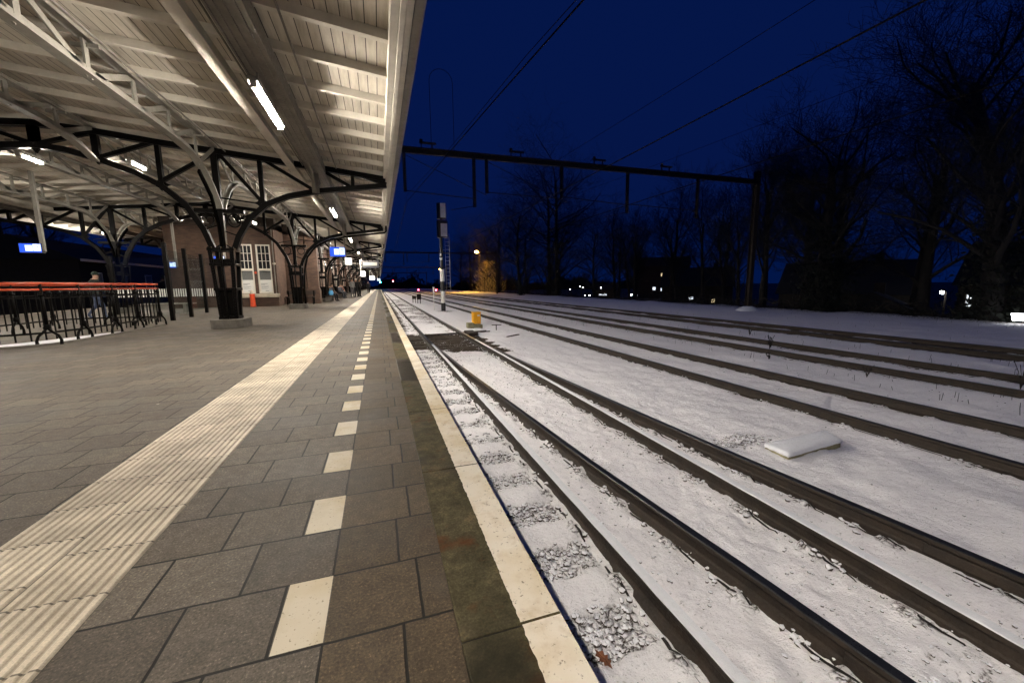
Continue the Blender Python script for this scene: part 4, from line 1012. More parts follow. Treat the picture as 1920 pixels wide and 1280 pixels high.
# lineside boxes
yb = root('switch_box', 'bright yellow switch machine box by the bare points', 'switch box', (4.53, 19.5, -.9))
b = MB(); b.box(4.33, 4.74, 19.3, 19.62, -.86, -.32); b.build('housing', M['yellow'], yb, bevel=.03)
b = MB(); b.box(4.31, 4.76, 19.28, 19.64, -.32, -.27); b.build('lid', M['yellow'], yb, bevel=.015)
b = MB(); b.box(4.56, 4.68, 19.286, 19.2995, -.48, -.40); b.build('label_plate', M['white_mark'], yb)
b = MB(); b.tube([(4.36, 19.4, -.80), (4.2, 19.1, -.86), (4.0, 18.6, -.88)], .02, 6); b.build('cable', M['mast_black'], yb)
for i in range(4): b = MB(); b.box(4.39+i*.09, 4.42+i*.09, 19.288, 19.301, -.75, -.42); b.build('rib', M['yellow'], yb)
b = MB(); b.box(3.75, 4.05, 17.75, 18.2, -.95, -.66); b.box(4.05, 4.45, 17.8, 18.15, -.95, -.75)
tag(b.build('concrete_block', M['slabstone'], bevel=.03), 'low stained concrete block beside the points, below the yellow box', 'concrete block')
b = MB(); b.tube([(4.75, 16.6, -.93), (4.75, 16.6, -.68)], .022, 6); b.bar((4.55, 16.6, -.67), (4.98, 16.6, -.67), .05, .03)
tag(b.build('marker_peg', M['rust']), 'small T-shaped peg in the snow right of the yellow box', 'peg')
b = MB(); b.bar((4.45, 14.1, -.87), (5.05, 14.5, -.86), .08, .03); tag(b.build('timber_offcut', M['sleeper']), 'dark strip of timber lying on the snow near the T-shaped peg', 'timber')
for xx, yy, lab in [(3.72, 46.6, 'squat dark relay box on legs in the snow, left of a pair'), (4.10, 45.0, 'taller dark relay box on legs, right of a pair')]:
    rr = root('relay_box', lab, 'relay box', (xx, yy, -.9), 'relay boxes'); h = .35 if xx < 4 else .6
    b = MB(); b.box(xx-.22, xx+.22, yy-.15, yy+.15, -.45, -.45+h); b.build('cabinet', M['portal'], rr, bevel=.03)
    for s in (-1, 1): b = MB(); b.box(xx+s*.15-.03, xx+s*.15+.03, yy-.05, yy+.05, -.95, -.45); b.build('leg', M['portal'], rr)
# concrete slab with snow
sl = root('concrete_slab', 'mossy concrete slab with a thick cap of snow lying between the tracks', 'slab', (4.6, 3.1, -.85))
def slab(zs, inset, m, name, par, sm_):
    c = [(4.20, 3.30), (4.18, 3.0), (5.15, 3.09), (5.31, 3.37)]; cxm = sum(a for a, _ in c)/4; cym = sum(d for _, d in c)/4
    b = MB(); rings = []
    for z, k in zs:
        ring = []
        for i in range(4):
            (xa, ya), (xb, yb_) = c[i], c[(i+1) % 4]
            for t in [j/10 for j in range(10)]:
                px, py = xa+(xb-xa)*t, ya+(yb_-ya)*t; d = rnd.uniform(-.005, .005)
                ring.append((cxm+(px-cxm)*k+d, cym+(py-cym)*(k+(k-1)*.4)+d, z+rnd.uniform(-.004, .004)))
        rings.append(ring)
    n = 40; vs = [p for r_ in rings for p in r_]
    fs = [((i)*n+k, (i)*n+(k+1) % n, (i+1)*n+(k+1) % n, (i+1)*n+k) for i in range(len(zs)-1) for k in range(n)]
    fs += [tuple(range(n)), tuple((len(zs)-1)*n+k for k in range(n))]
    b.add(vs, fs); return b.build(name, m, par, smooth=sm_)
slab([(-.97, 1.0), (-.845, 1.0)], 0, M['slabstone'], 'block', sl, False)
slab([(-.858, 1.006), (-.848, 1.026), (-.824, 1.018), (-.812, .985), (-.807, .94), (-.803, .5)], 0, M['snowcap'], 'snow_cap', sl, True)
# dead oak leaf by the platform edge
b = MB(); lf = [(0, 0), (.012, .03), (.03, .04), (.016, .055), (.036, .075), (.018, .085), (.03, .11), (.008, .12), (0, .145), (-.01, .12), (-.03, .108), (-.016, .085), (-.034, .07), (-.014, .055), (-.028, .035), (-.01, .028)]
b.add([(1.02+u*.9-v*.2, 1.52+v*.9+u*.2, ground_z(1.02, 1.55)+.03+.15*abs(u)) for u, v in lf]+[(1.02, 1.58, ground_z(1.02, 1.55)+.025)], [(i, (i+1) % 16, 16) for i in range(16)])
tag(b.build('oak_leaf', plain('brown_leaf', (.16, .055, .02), .8, .4, 30)), 'brown dead oak leaf on the snow by the platform edge', 'leaf')
# platform drain grate
b = MB()
for i in range(8): b.box(.22, .36, 12.0+i*.05, 12.03+i*.05, .003, .008)
tag(b.build('drain_grate', M['mast_black']), 'small black drain grate set in the platform edge', 'drain grate')

# dry weeds between the tracks
def weed(x, y, h, n, label):
    b = MB(); z0 = -.9
    for _ in range(n):
        a = rnd.uniform(0, 6.3); l = rnd.uniform(.1, .35)*h; hh = h*rnd.uniform(.5, 1)
        p = [(x, y, z0), (x+l*.4*math.cos(a), y+l*.4*math.sin(a), z0+hh*.6), (x+l*math.cos(a), y+l*math.sin(a), z0+hh)]
        b.tube(p, .006, 3)
        for _ in range(4):
            t = rnd.uniform(.3, 1); q = (x+l*t*math.cos(a), y+l*t*math.sin(a), z0+hh*t); s = rnd.uniform(.012, .03)
            b.add([(q[0]-s, q[1], q[2]), (q[0], q[1]-s*.3, q[2]-s), (q[0]+s, q[1], q[2]+s*.3), (q[0], q[1], q[2]+s)], [(0, 1, 2, 3)])
    return tag(b.build('dry_weed', M['hedge']), label, 'weed', 'dry weeds on the snow')
weed(10.85, 3.75, .55, 9, 'tallest dry brown weed at the right border between the weedy rails')
weed(9.4, 5.3, .3, 6, 'thin dry weed in front of the weedy track, right of centre')
weed(10.8, 8.6, .45, 7, 'branching dry weed between the weedy rails, left of the tallest one')
weed(13.0, 11.2, .35, 7, 'low dry weed tuft before the farthest track')
weed(9.3, 7.4, .22, 6, 'short dry weed tuft beside the near rail of the weedy track')
b = MB()
for _ in range(260):
    x = rnd.choice([rnd.uniform(8.6, 9.9), rnd.uniform(11.9, 14.2), rnd.uniform(17.5, 25)]); y = 3+26*rnd.random()**1.3; h = rnd.uniform(.05, .16)
    z0 = ground_z(x, y)-.01; b.tube([(x, y, z0), (x+rnd.uniform(-.05, .05), y, z0+h)], .004, 3)
struct(b.build('dry_grass', M['hedge']), 'stuff')

# ------------------------------------------------------------------ trees
def gen_tree(H, r0, seed, spread=.55, levels=5, nb=(7, 5, 4, 4, 4), bare_to=.22, up_=.35):
    rg = random.Random(seed); trunk = MB(); crown = MB()
    def branch(p, d, L, r, lev):
        segs = 5 if lev == 0 else (4 if lev < 3 else 3); pts = [p.copy()]; rad = [r]; q = p.copy(); dd = d.copy()
        for i in range(segs):
            w = .10 if lev == 0 else .28
            dd = (dd+Vector((rg.uniform(-w, w), rg.uniform(-w, w), rg.uniform(-w, w)+(.05 if lev else .02)))).normalized()
            q = q+dd*(L/segs); pts.append(q.copy()); rad.append(max(.006, r*(1-.62*(i+1)/segs)))
        (trunk if lev < 2 else crown).tube(pts, rad, 8 if lev == 0 else (5 if lev < 2 else 3), cap=False)
        if lev >= levels-1: return
        for k in range(nb[lev]):
            t = (bare_to if lev == 0 else .25)+(1-(bare_to if lev == 0 else .25))*(k+rg.random())/nb[lev]
            t = min(.999, t); i = min(segs-1, int(t*segs)); fpt = pts[i].lerp(pts[i+1], t*segs-i)
            a = rg.uniform(0, 6.28); ax = Vector((math.cos(a), math.sin(a), 0))
            dd0 = (pts[i+1]-pts[i]).normalized(); side = (ax-dd0*ax.dot(dd0)).normalized()
            nd = (dd0*(1-spread*.75)+side*(spread+rg.uniform(-.1, .25))+Vector((0, 0, up_*rg.random()))).normalized()
            branch(fpt, nd, L*rg.uniform(.36, .62)*(1.05 if lev else .80), max(.006, rad[i]*rg.uniform(.24, .42)), lev+1)
    branch(Vector((0, 0, 0)), Vector((0, 0, 1)), H, r0, 0)
    return trunk, crown
def plant_tree(x, y, z, H, r0, seed, label, ivy=0, crown_mat='twig', **kw):
    t, c = gen_tree(H, r0, seed, **kw)
    r = root('bare_tree', label, 'tree', (x, y, z), 'bare trees beyond the tracks')
    for mb, nm, m in ((t, 'trunk', M['bark']), (c, 'crown', M[crown_mat])):
        mb.v = [(a+x, b_+y, cc+z) for a, b_, cc in mb.v]; mb.build(nm, m, r, smooth=(nm == 'trunk'))
    if ivy:
        b = MB(); rg = random.Random(seed+5)
        for _ in range(int(2600*min(2, ivy))):
            hh = rg.random()**1.1*H*.62*min(1, ivy); a = rg.uniform(0, 6.28); rr = r0*(1.25-.55*hh/H)+abs(rg.gauss(0, .28))*(1.6-hh/H)*min(1.4, ivy)
            p = Vector((x+rr*math.cos(a), y+rr*math.sin(a), z+hh)); s = rg.uniform(.05, .13)
            u = Vector((rg.uniform(-1, 1), rg.uniform(-1, 1), rg.uniform(-1, 1))).normalized(); v_ = u.orthogonal().normalized()
            b.add([p+u*s, p+v_*s*.8, p-u*s, p-v_*s*.8], [(0, 1, 2, 3)])
        b.build('ivy', M['ivy'], r)
    return r
plant_tree(26.6, 10.5, -1.0, 10.8, .46, 3, 'tallest bare tree at the right border with an ivy wrapped trunk', .8, spread=.62, nb=(26, 9, 7, 5, 4), levels=5)
plant_tree(27.2, 18.3, -1.0, 9.0, .5, 11, 'ivy smothered bare tree right behind the portal mast', 1.8, spread=.75, nb=(24, 9, 6, 5, 4), bare_to=.18)
plant_tree(31, 15.0, -2.0, 9.5, .35, 19, 'slender bare tree between the ivy tree and the tallest tree', .2, nb=(17, 8, 6, 4, 4))
tA = plant_tree(27.5, 60, -1.2, 18.5, .45, 23, 'tall dense dark tree left of the middle of the tracks', .5, spread=.8, nb=(34, 8, 6, 4, 4), bare_to=.06)
tB = plant_tree(40, 42, -3, 11.5, .3, 29, 'rounded bare tree behind the houses left of the portal mast', 0, nb=(17, 8, 6, 4, 4), bare_to=.3)
tC = plant_tree(34, 48, -3, 10.0, .25, 31, 'small upright bare tree by the street lamps', 0, nb=(17, 8, 6, 4, 4), spread=.45)
spots = [(30.5, 70, 1.0, tA, 'dark tree merging with the right side of the tall dense tree'), (23.5, 66, .74, tA, 'lower dark tree left of the tall dense tree'), (26, 88, .78, tA, 'dark rounded tree right of the orange lamp'),
         (29, 112, .85, tA, 'dark tree behind the orange lamp'), (30, 135, .85, tA, 'far dark tree left of the orange lamp'), (33, 165, .9, tA, 'far dark tree above the red signals'),
         (48, 46, 1.1, tB, 'bare tree behind the round bare tree'), (33, 30, .75, tB, 'bare tree left of the portal mast, over the snow verge'), (36, 26, .95, tB, 'bare tree seen through the portal mast'),
         (44, 62, 1.1, tC, 'slim bare tree above the car headlights'), (52, 75, 1.3, tC, 'distant slim tree among the house lights'), (29.5, 24.5, .9, tC, 'slim bare tree next to the ivy smothered tree'),
         (33, 11, .9, tC, 'slim bare tree behind the tallest tree trunk'), (31, 7.5, .75, tB, 'bare tree behind the tallest tree, at the right edge'), (38, 36, .9, tC, 'bare tree between the portal mast and the rounded tree')]
for i, (x, y, s, src, lab) in enumerate(spots): dup(src, (x, y, -3 if x > 31 else -1.2), lab, i*1.7, s)
for i, (x, y, s, src, lab) in enumerate([(-34, 30, 1.2, tB, 'dark bare tree behind the red railing on the left'), (-30, 46, 1.2, tB, 'dark bare tree left of the pale-eaved building'), (-40, 20, 1.4, tC, 'dark slim tree at the left border'), (-36, 62, 1.2, tC, 'dark slim tree behind the pale-eaved building')]):
    dup(src, (x, y, -1.2), lab, i*2.1, s)
for i, (x, y, sc_, lab) in enumerate([(-33, 16, .75, 'dense dark tree at the left border beyond the railing'), (-32, 25, .8, 'dense dark tree above the hanging blue display'), (-31, 37, .8, 'dense dark tree behind the lattice column'), (-42, 55, .9, 'dense dark tree rising behind the pale-eaved building')]): dup(tA, (x, y, -1.6), lab, i*1.9, sc_)
for i, (x, y, sc_, src, lab) in enumerate([(37, 58, 1.0, tB, 'bare tree in the dark row right of the tall dense tree'), (34, 52, .8, tB, 'low bare tree in the dark row, over the car headlights'), (42, 50, 1.15, tB, 'bare tree in the dark row, before the tall house'), (38, 44, 1.0, tC, 'slim bare tree in the dark row, before the tall house'), (46, 38, 1.3, tB, 'broad bare tree behind the portal mast'), (34, 22, 1.1, tB, 'broad bare tree just right of the ivy smothered tree'), (35, 17.5, .95, tB, 'broad bare tree filling the gap left of the tallest tree'), (40, 14, 1.05, tB, 'broad bare tree behind the dark gabled shed'), (38, 27, 1.05, tB, 'broad bare tree behind the ivy smothered tree'), (34, 5, .7, tB, 'bare tree cut off by the right border'), (28, 75, .62, tA, 'low dark tree between the tall dense tree and the rounded one'), (30, 52, .5, tA, 'small dense dark tree right below the tall dense tree')]):
    dup(src, (x, y, -3 if x > 31 else -1.2), lab, i*1.3+.4, sc_)
# bush lit by the street lamp
b = MB(); rg = random.Random(99)
for _ in range(1250):
    a = rg.uniform(0, 6.28); h = rg.random(); rr = (3.9+.7*math.sin(3*a+1)+.5*math.sin(5*a))*math.sqrt(rg.random())*math.sqrt(max(.02, 1-(1.15*h-.18)**2)); p = Vector((26.6+rr*math.cos(a), 99+rr*math.sin(a), -1.2+h*8.2))
    d = Vector((math.cos(a), math.sin(a), rg.uniform(.2, 1.6))).normalized()*rg.uniform(.4, 1.1); b.tube([p-d*.5, p+d*.1, p+d*.5+Vector((rg.uniform(-.15, .15), 0, .1))], [.035, .025, .012], 3, cap=False)
bu = root('bush', 'tall bare bush lit orange below the street lamp', 'bush', (25.8, 100, -1.2)); b.build('twigs', plain('pale_twigs', (.34, .29, .17), .9, .3, 5, bumps=0), bu)
b = MB(); b.tube([(25.8, 100, -1.3), (25.7, 100, 2), (25.9, 100, 4.5)], [.25, .16, .06], 7); b.build('trunk', M['bark'], bu)
# low undergrowth along the verge, one mass
b = MB(); rg = random.Random(5)
for _ in range(13000):
    y = 4+110*rg.random()**1.8; x = 26.1+abs(rg.gauss(0, 1.5))+(.6 if y < 30 else 0); h = rg.uniform(.15, .8)*(.6 if y > 30 else 1.5); z = -1.0-.45*max(0, x-27); s = rg.uniform(.05, .14)
    p = Vector((x, y, z+h*rg.random())); u = Vector((rg.uniform(-1, 1), rg.uniform(-1, 1), rg.uniform(-.4, 1))).normalized(); v_ = u.orthogonal().normalized()
    b.add([p+u*s*2.4, p+v_*s*.5, p-u*s*2.4, p-v_*s*.5], [(0, 1, 2, 3)])
for _ in range(14000):
    y = 5+120*rg.random()**1.3; x = (29 if y > 34 else 43)+rg.uniform(0, 16); top = (2.2+1.6*math.sin(x*.7+y*.31)+1.2*math.sin(y*.13))*(.75 if y < 16 else 1); z = -3.0; s_ = rg.uniform(.04, .10)
    h = rg.random()*max(1.2, top+1.2); p = Vector((x, y, z+h)); u = Vector((rg.uniform(-1, 1), rg.uniform(-1, 1), rg.uniform(-.2, 1.4))).normalized(); v_ = u.orthogonal().normalized()
    b.add([p+u*s_*5, p+v_*s_*.5, p-u*s_*5, p-v_*s_*.5], [(0, 1, 2, 3)])
struct(b.build('undergrowth', M['hedge']), 'stuff')
# far-off wood closing the line
b = MB(); rg = random.Random(8); rid = []
for i in range(90):
    x = -70+4.2*i; y = 330-70*max(0, i/90-.35); H = 7+3*math.sin(x*.09)+2*math.sin(x*.31)+rg.uniform(-1, 1); rid.append((x, y, H))
for (x, y, H), (x2, y2, H2) in zip(rid, rid[1:]): b.add([(x, y, -4), (x2, y2, -4), (x2, y2, -4+H2), (x, y, -4+H), (x, y+14, -4), (x2, y2+14, -4), (x2, y2+14, -4+H2*.9), (x, y+14, -4+H*.9)], [(0, 1, 2, 3), (3, 2, 6, 7), (4, 7, 6, 5)])
for _ in range(9000):
    i = rg.randrange(89); x, y, H = rid[i]; x += rg.uniform(0, 4.2); y += rg.uniform(-6, 8)
    s = rg.uniform(.12, .35); p = Vector((x, y, -4+H*(.55+.9*rg.random()**1.6))); u = Vector((rg.uniform(-1, 1), rg.uniform(-.3, .3), rg.uniform(.2, 1.6))).normalized(); v_ = u.cross(Vector((0, 1, 0))).normalized()
    b.add([p+u*s*4, p+v_*s, p-u*s*4, p-v_*s], [(0, 1, 2, 3)])
struct(b.build('far_wood', M['hedge']), 'stuff')

# ------------------------------------------------------------------ lamps, signals, houses far off
def street_lamp(x, y, z0, z1, m, label, rad=.25, arm=.8):
    r = root('street_lamp', label, 'street lamp', (x, y, z0), 'street lamps')
    b = MB(); b.tube([(x, y, z0), (x, y, z1), (x-arm*.3, y, z1+.12), (x-arm, y, z1+.15)], [.09, .06, .05, .04], 8); b.build('pole', M['portal'], r)
    b = MB(); b.lathe((x-arm, y, z1+.12), [(rad*.7, 0), (rad, .06), (rad*.6, .14)], 10, 1.3, .8); b.build('hood', M['portal'], r)
    b = MB(); b.lathe((x-arm, y, z1-.02), [(rad*.35, -rad*.5), (rad*.75, -rad*.25), (rad*.7, .13)], 10, 1.2, .8); b.build('lens', M[m], r); return r
street_lamp(24.9, 101.5, -1.2, 9.4, 'sodium', 'orange street lamp shining over the lit bush', .30)
street_lamp(29.6, 200, -1.2, 8.9, 'sodium_far', 'small orange lamp seen at the edge of the signal mast', .35)
for x, y, z, lab in [(55.3, 62, .0, 'white street lamp left of the portal mast, on a tall pole'), (60.9, 85, -.15, 'white street lamp over the bright headlight in the middle of the town lights'), (56.9, 95, .0, 'white street lamp above the pale gable'), (54.3, 100, .0, 'white street lamp above the car headlights'), (53.4, 100, .3, 'white street lamp just left of the one over the car'), (50.3, 100, -.4, 'leftmost tiny white street lamp of the town')]:
    street_lamp(x, y, -3.6, z, 'cold_soft', lab, .16 if y > 70 else .14, .4)
street_lamp(39.6, 18, -3.2, .15, 'cold_soft', 'white street lamp left of the tallest tree trunk', .15, .5)
def signal(x, y, z0, z1, m, label, rad):
    r = root('signal_light', label, 'signal light', (x, y, z0), 'railway signal lights')
    b = MB(); b.tube([(x, y, z0), (x, y, z1-.3)], .07, 6); b.build('post', M['mast_black'], r)
    b = MB(); b.box(x-.3, x+.3, y, y+.2, z1-.5, z1+.5); b.build('head', M['mast_black'], r, bevel=.05)
    b = MB(); b.tube([(x, y-.05, z1), (x, y-.001, z1)], rad, 12); b.build('lens', M[m], r)
signal(8.13, 250, -.9, 3.8, 'red', 'highest red railway signal light, left of the signal mast', .32)
signal(13.6, 150, -.9, -.45, 'red', 'low red signal light between the high red one and the signal mast', .16)
signal(18.4, 138, -.9, -.5, 'red', 'low red signal light nearest to the signal mast', .16)
signal(.75, 230, -.9, 3.1, 'green', 'green railway signal light at the end of the canopy', .32)
def house(x, y, w, d, h, rz, label, wins, z=-3.5, roof=3.0):
    r = root('house', label, 'house', (x, y, z), 'houses beyond the embankment')
    def blk(mb): mb.v = [(x+a*math.cos(rz)-c*math.sin(rz), y+a*math.sin(rz)+c*math.cos(rz), z+e) for a, c, e in mb.v]; return mb
    b = MB(); b.box(-w/2, w/2, 0, d, 0, h); blk(b).build('wall', M['house_wall'], r)
    b = MB(); b.add([(-w/2-.3, -.3, h), (w/2+.3, -.3, h), (w/2+.3, d+.3, h), (-w/2-.3, d+.3, h), (-w/2-.3, d/2, h+roof), (w/2+.3, d/2, h+roof)], [(0, 1, 5, 4), (2, 3, 4, 5), (0, 4, 3), (1, 2, 5), (0, 3, 2, 1)]); ro = blk(b).build('roof', M['roof_tile'], r)
    b = MB(); b.box(w*.22, w*.22+.6, d*.4, d*.4+.6, h+roof*.5, h+roof+.6); blk(b).build('chimney', M['house_wall'], ro)
    for wx, wz, ww, wh, m in wins:
        b = MB(); b.box(wx, wx+ww, -.05, -.004, wz, wz+wh); f = blk(b).build('window', M['white_paint'] if m != 'winpane_dark' else M['house_wall'], r)
        b = MB(); b.box(wx+.05, wx+ww/2-.03, -.07, -.052, wz+.05, wz+wh-.05); b.box(wx+ww/2+.03, wx+ww-.05, -.07, -.052, wz+.05, wz+wh-.05); blk(b).build('pane', M[m], f)
    return r
RZ = R(-38)
house(80.5, 101, 16, 9, 9.5, RZ, 'tall house with stacked lit windows in the middle of the town lights', [(-2.2, 2.4, .9, 1.0, 'win_cold'), (.1, 2.1, .7, 1.0, 'win_cold'), (1.7, 2.3, .9, 1.1, 'win_cold'), (1.3, 4.4, 1.7, 1.2, 'win_warm'), (.0, 6.5, 1.2, 1.0, 'win_warm')])
house(60.8, 100, 6, 7, 2.8, RZ, 'pale gabled house behind the second street lamp', [(-1.6, 1.2, 2.2, .45, 'win_cold')], roof=1.6)
house(38.5, 24.5, 9, 8, 3.4, R(-62), 'dark house with lit curtained windows right of the ivy tree', [(-1.7, 1.5, .35, .75, 'win_warm'), (-1.1, 1.4, .3, .8, 'win_warm'), (1.6, 1.6, .9, 1.1, 'winpane_dark')])
house(34.5, 17.2, 4.4, 4, 2.5, R(26), 'dark gabled shed left of the tallest tree', [(-.6, .9, .9, .5, 'win_warm')], roof=1.3)
house(38.5, 11.5, 10, 8, 4.2, R(-76), 'dark house behind the lit panel at the right border', [(-4.6, 2.7, .3, .9, 'win_cold'), (-4.1, 2.6, .35, .6, 'win_cold'), (-2.0, 2.6, .3, .9, 'win_cold'), (1, 2.6, 2.6, .8, 'winpane_dark')])
house(46.5, 50, 10, 8, 4, R(-45), 'dark house behind the portal mast with one tiny lit window', [(-1.0, 1.9, .7, .5, 'win_cold'), (2.2, 1.5, .5, .6, 'win_warm')])
r = root('lit_panel_sign', 'bright white lit panel on a post at the right border', 'lit panel', (25.8, 8.6, -1.0))
b = MB(); b.add([(25.28, 9.28, -.66), (25.55, 8.70, -.66), (25.55, 8.70, -.36), (25.20, 9.32, -.36), (25.35, 9.31, -.66), (25.62, 8.73, -.66), (25.62, 8.73, -.36), (25.27, 9.35, -.36)], [(0, 1, 2, 3), (4, 7, 6, 5), (0, 3, 7, 4), (1, 5, 6, 2), (3, 2, 6, 7), (0, 4, 5, 1)]); b.build('panel', M['panel_lit'], r)
b = MB(); b.tube([(25.55, 9.05, -1.1), (25.55, 9.05, -.42)], .04, 6); b.build('post', M['portal'], r)
# parked cars with lights on
def car(x, y, z, rz, label, front):
    r = root('car', label, 'car', (x, y, z), 'cars with lights on in the town'); r.rotation_euler = (0, 0, rz)
    def bl(mb, n, m, bev=0, par=None):
        mb.v = [(a+x, c+y, e+z) for a, c, e in mb.v]; return mb.build(n, m, par or r, bevel=bev)
    b = MB(); b.add([(-.85, -2.1, .3), (.85, -2.1, .3), (.85, 2.1, .3), (-.85, 2.1, .3), (-.85, -2.1, .8), (.85, -2.1, .8), (.85, 2.1, .85), (-.85, 2.1, .85)], [(0, 3, 2, 1), (4, 5, 6, 7), (0, 1, 5, 4), (1, 2, 6, 5), (2, 3, 7, 6), (3, 0, 4, 7)]); bl(b, 'body', M['roof_tile'], .12)
    b = MB(); b.add([(-.8, -1.2, .82), (.8, -1.2, .82), (.8, 1.7, .86), (-.8, 1.7, .86), (-.62, -.5, 1.42), (.62, -.5, 1.42), (.62, 1.2, 1.42), (-.62, 1.2, 1.42)], [(4, 5, 6, 7), (0, 1, 5, 4), (1, 2, 6, 5), (2, 3, 7, 6), (3, 0, 4, 7), (0, 3, 2, 1)]); bl(b, 'cabin', M['winpane_dark'], .05)
    for sx in (-1, 1):
        for yy in (-1.3, 1.3): b = MB(); b.tube([(sx*.72, yy, .31), (sx*.88, yy, .31)], .31, 14); bl(b, 'wheel', M['mast_black'])
        b = MB(); b.tube([(sx*.6, -2.14, .62), (sx*.6, -2.09, .62)], .13, 10); bl(b, 'headlight', M[front])
car(55.3, 100, -2.75, R(-30), 'car with bright bluish headlights at the left of the town lights', 'cold')
car(60.1, 85, -2.4, R(-36), 'car with one strong white headlight glare in the middle of the town lights', 'cold')
# building across the left tracks
hb = root('goods_building', 'dim low building with a pale eaves line and tall windows beyond the left platform', 'building', (-26, 48, -1))
b = MB(); b.box(-32, -24, 44, 84, -1.2, 3.5); b.build('wall', M['house_wall'], hb)
b = MB(); b.add([(-23.6, 43.6, 3.5), (-23.6, 84.4, 3.5), (-28, 84.4, 5.5), (-28, 43.6, 5.5), (-32.4, 43.6, 3.5), (-32.4, 84.4, 3.5)], [(0, 1, 2, 3), (3, 2, 5, 4), (0, 3, 4), (1, 5, 2)]); b.build('roof', M['roof_tile'], hb)
b = MB(); b.box(-23.62, -23.5, 43.6, 84.4, 3.38, 3.58); b.build('eaves', M['panel_grey'], hb)
for i in range(9):
    y = 45.5+i*4.2; b = MB(); b.box(-24, -23.95, y, y+1.3, .3, 2.5); f = b.build('window', M['panel_grey'], hb)
    b = MB(); b.box(-23.949, -23.94, y+.1, y+1.2, .4, 2.4); b.build('pane', M['curtain'], f)

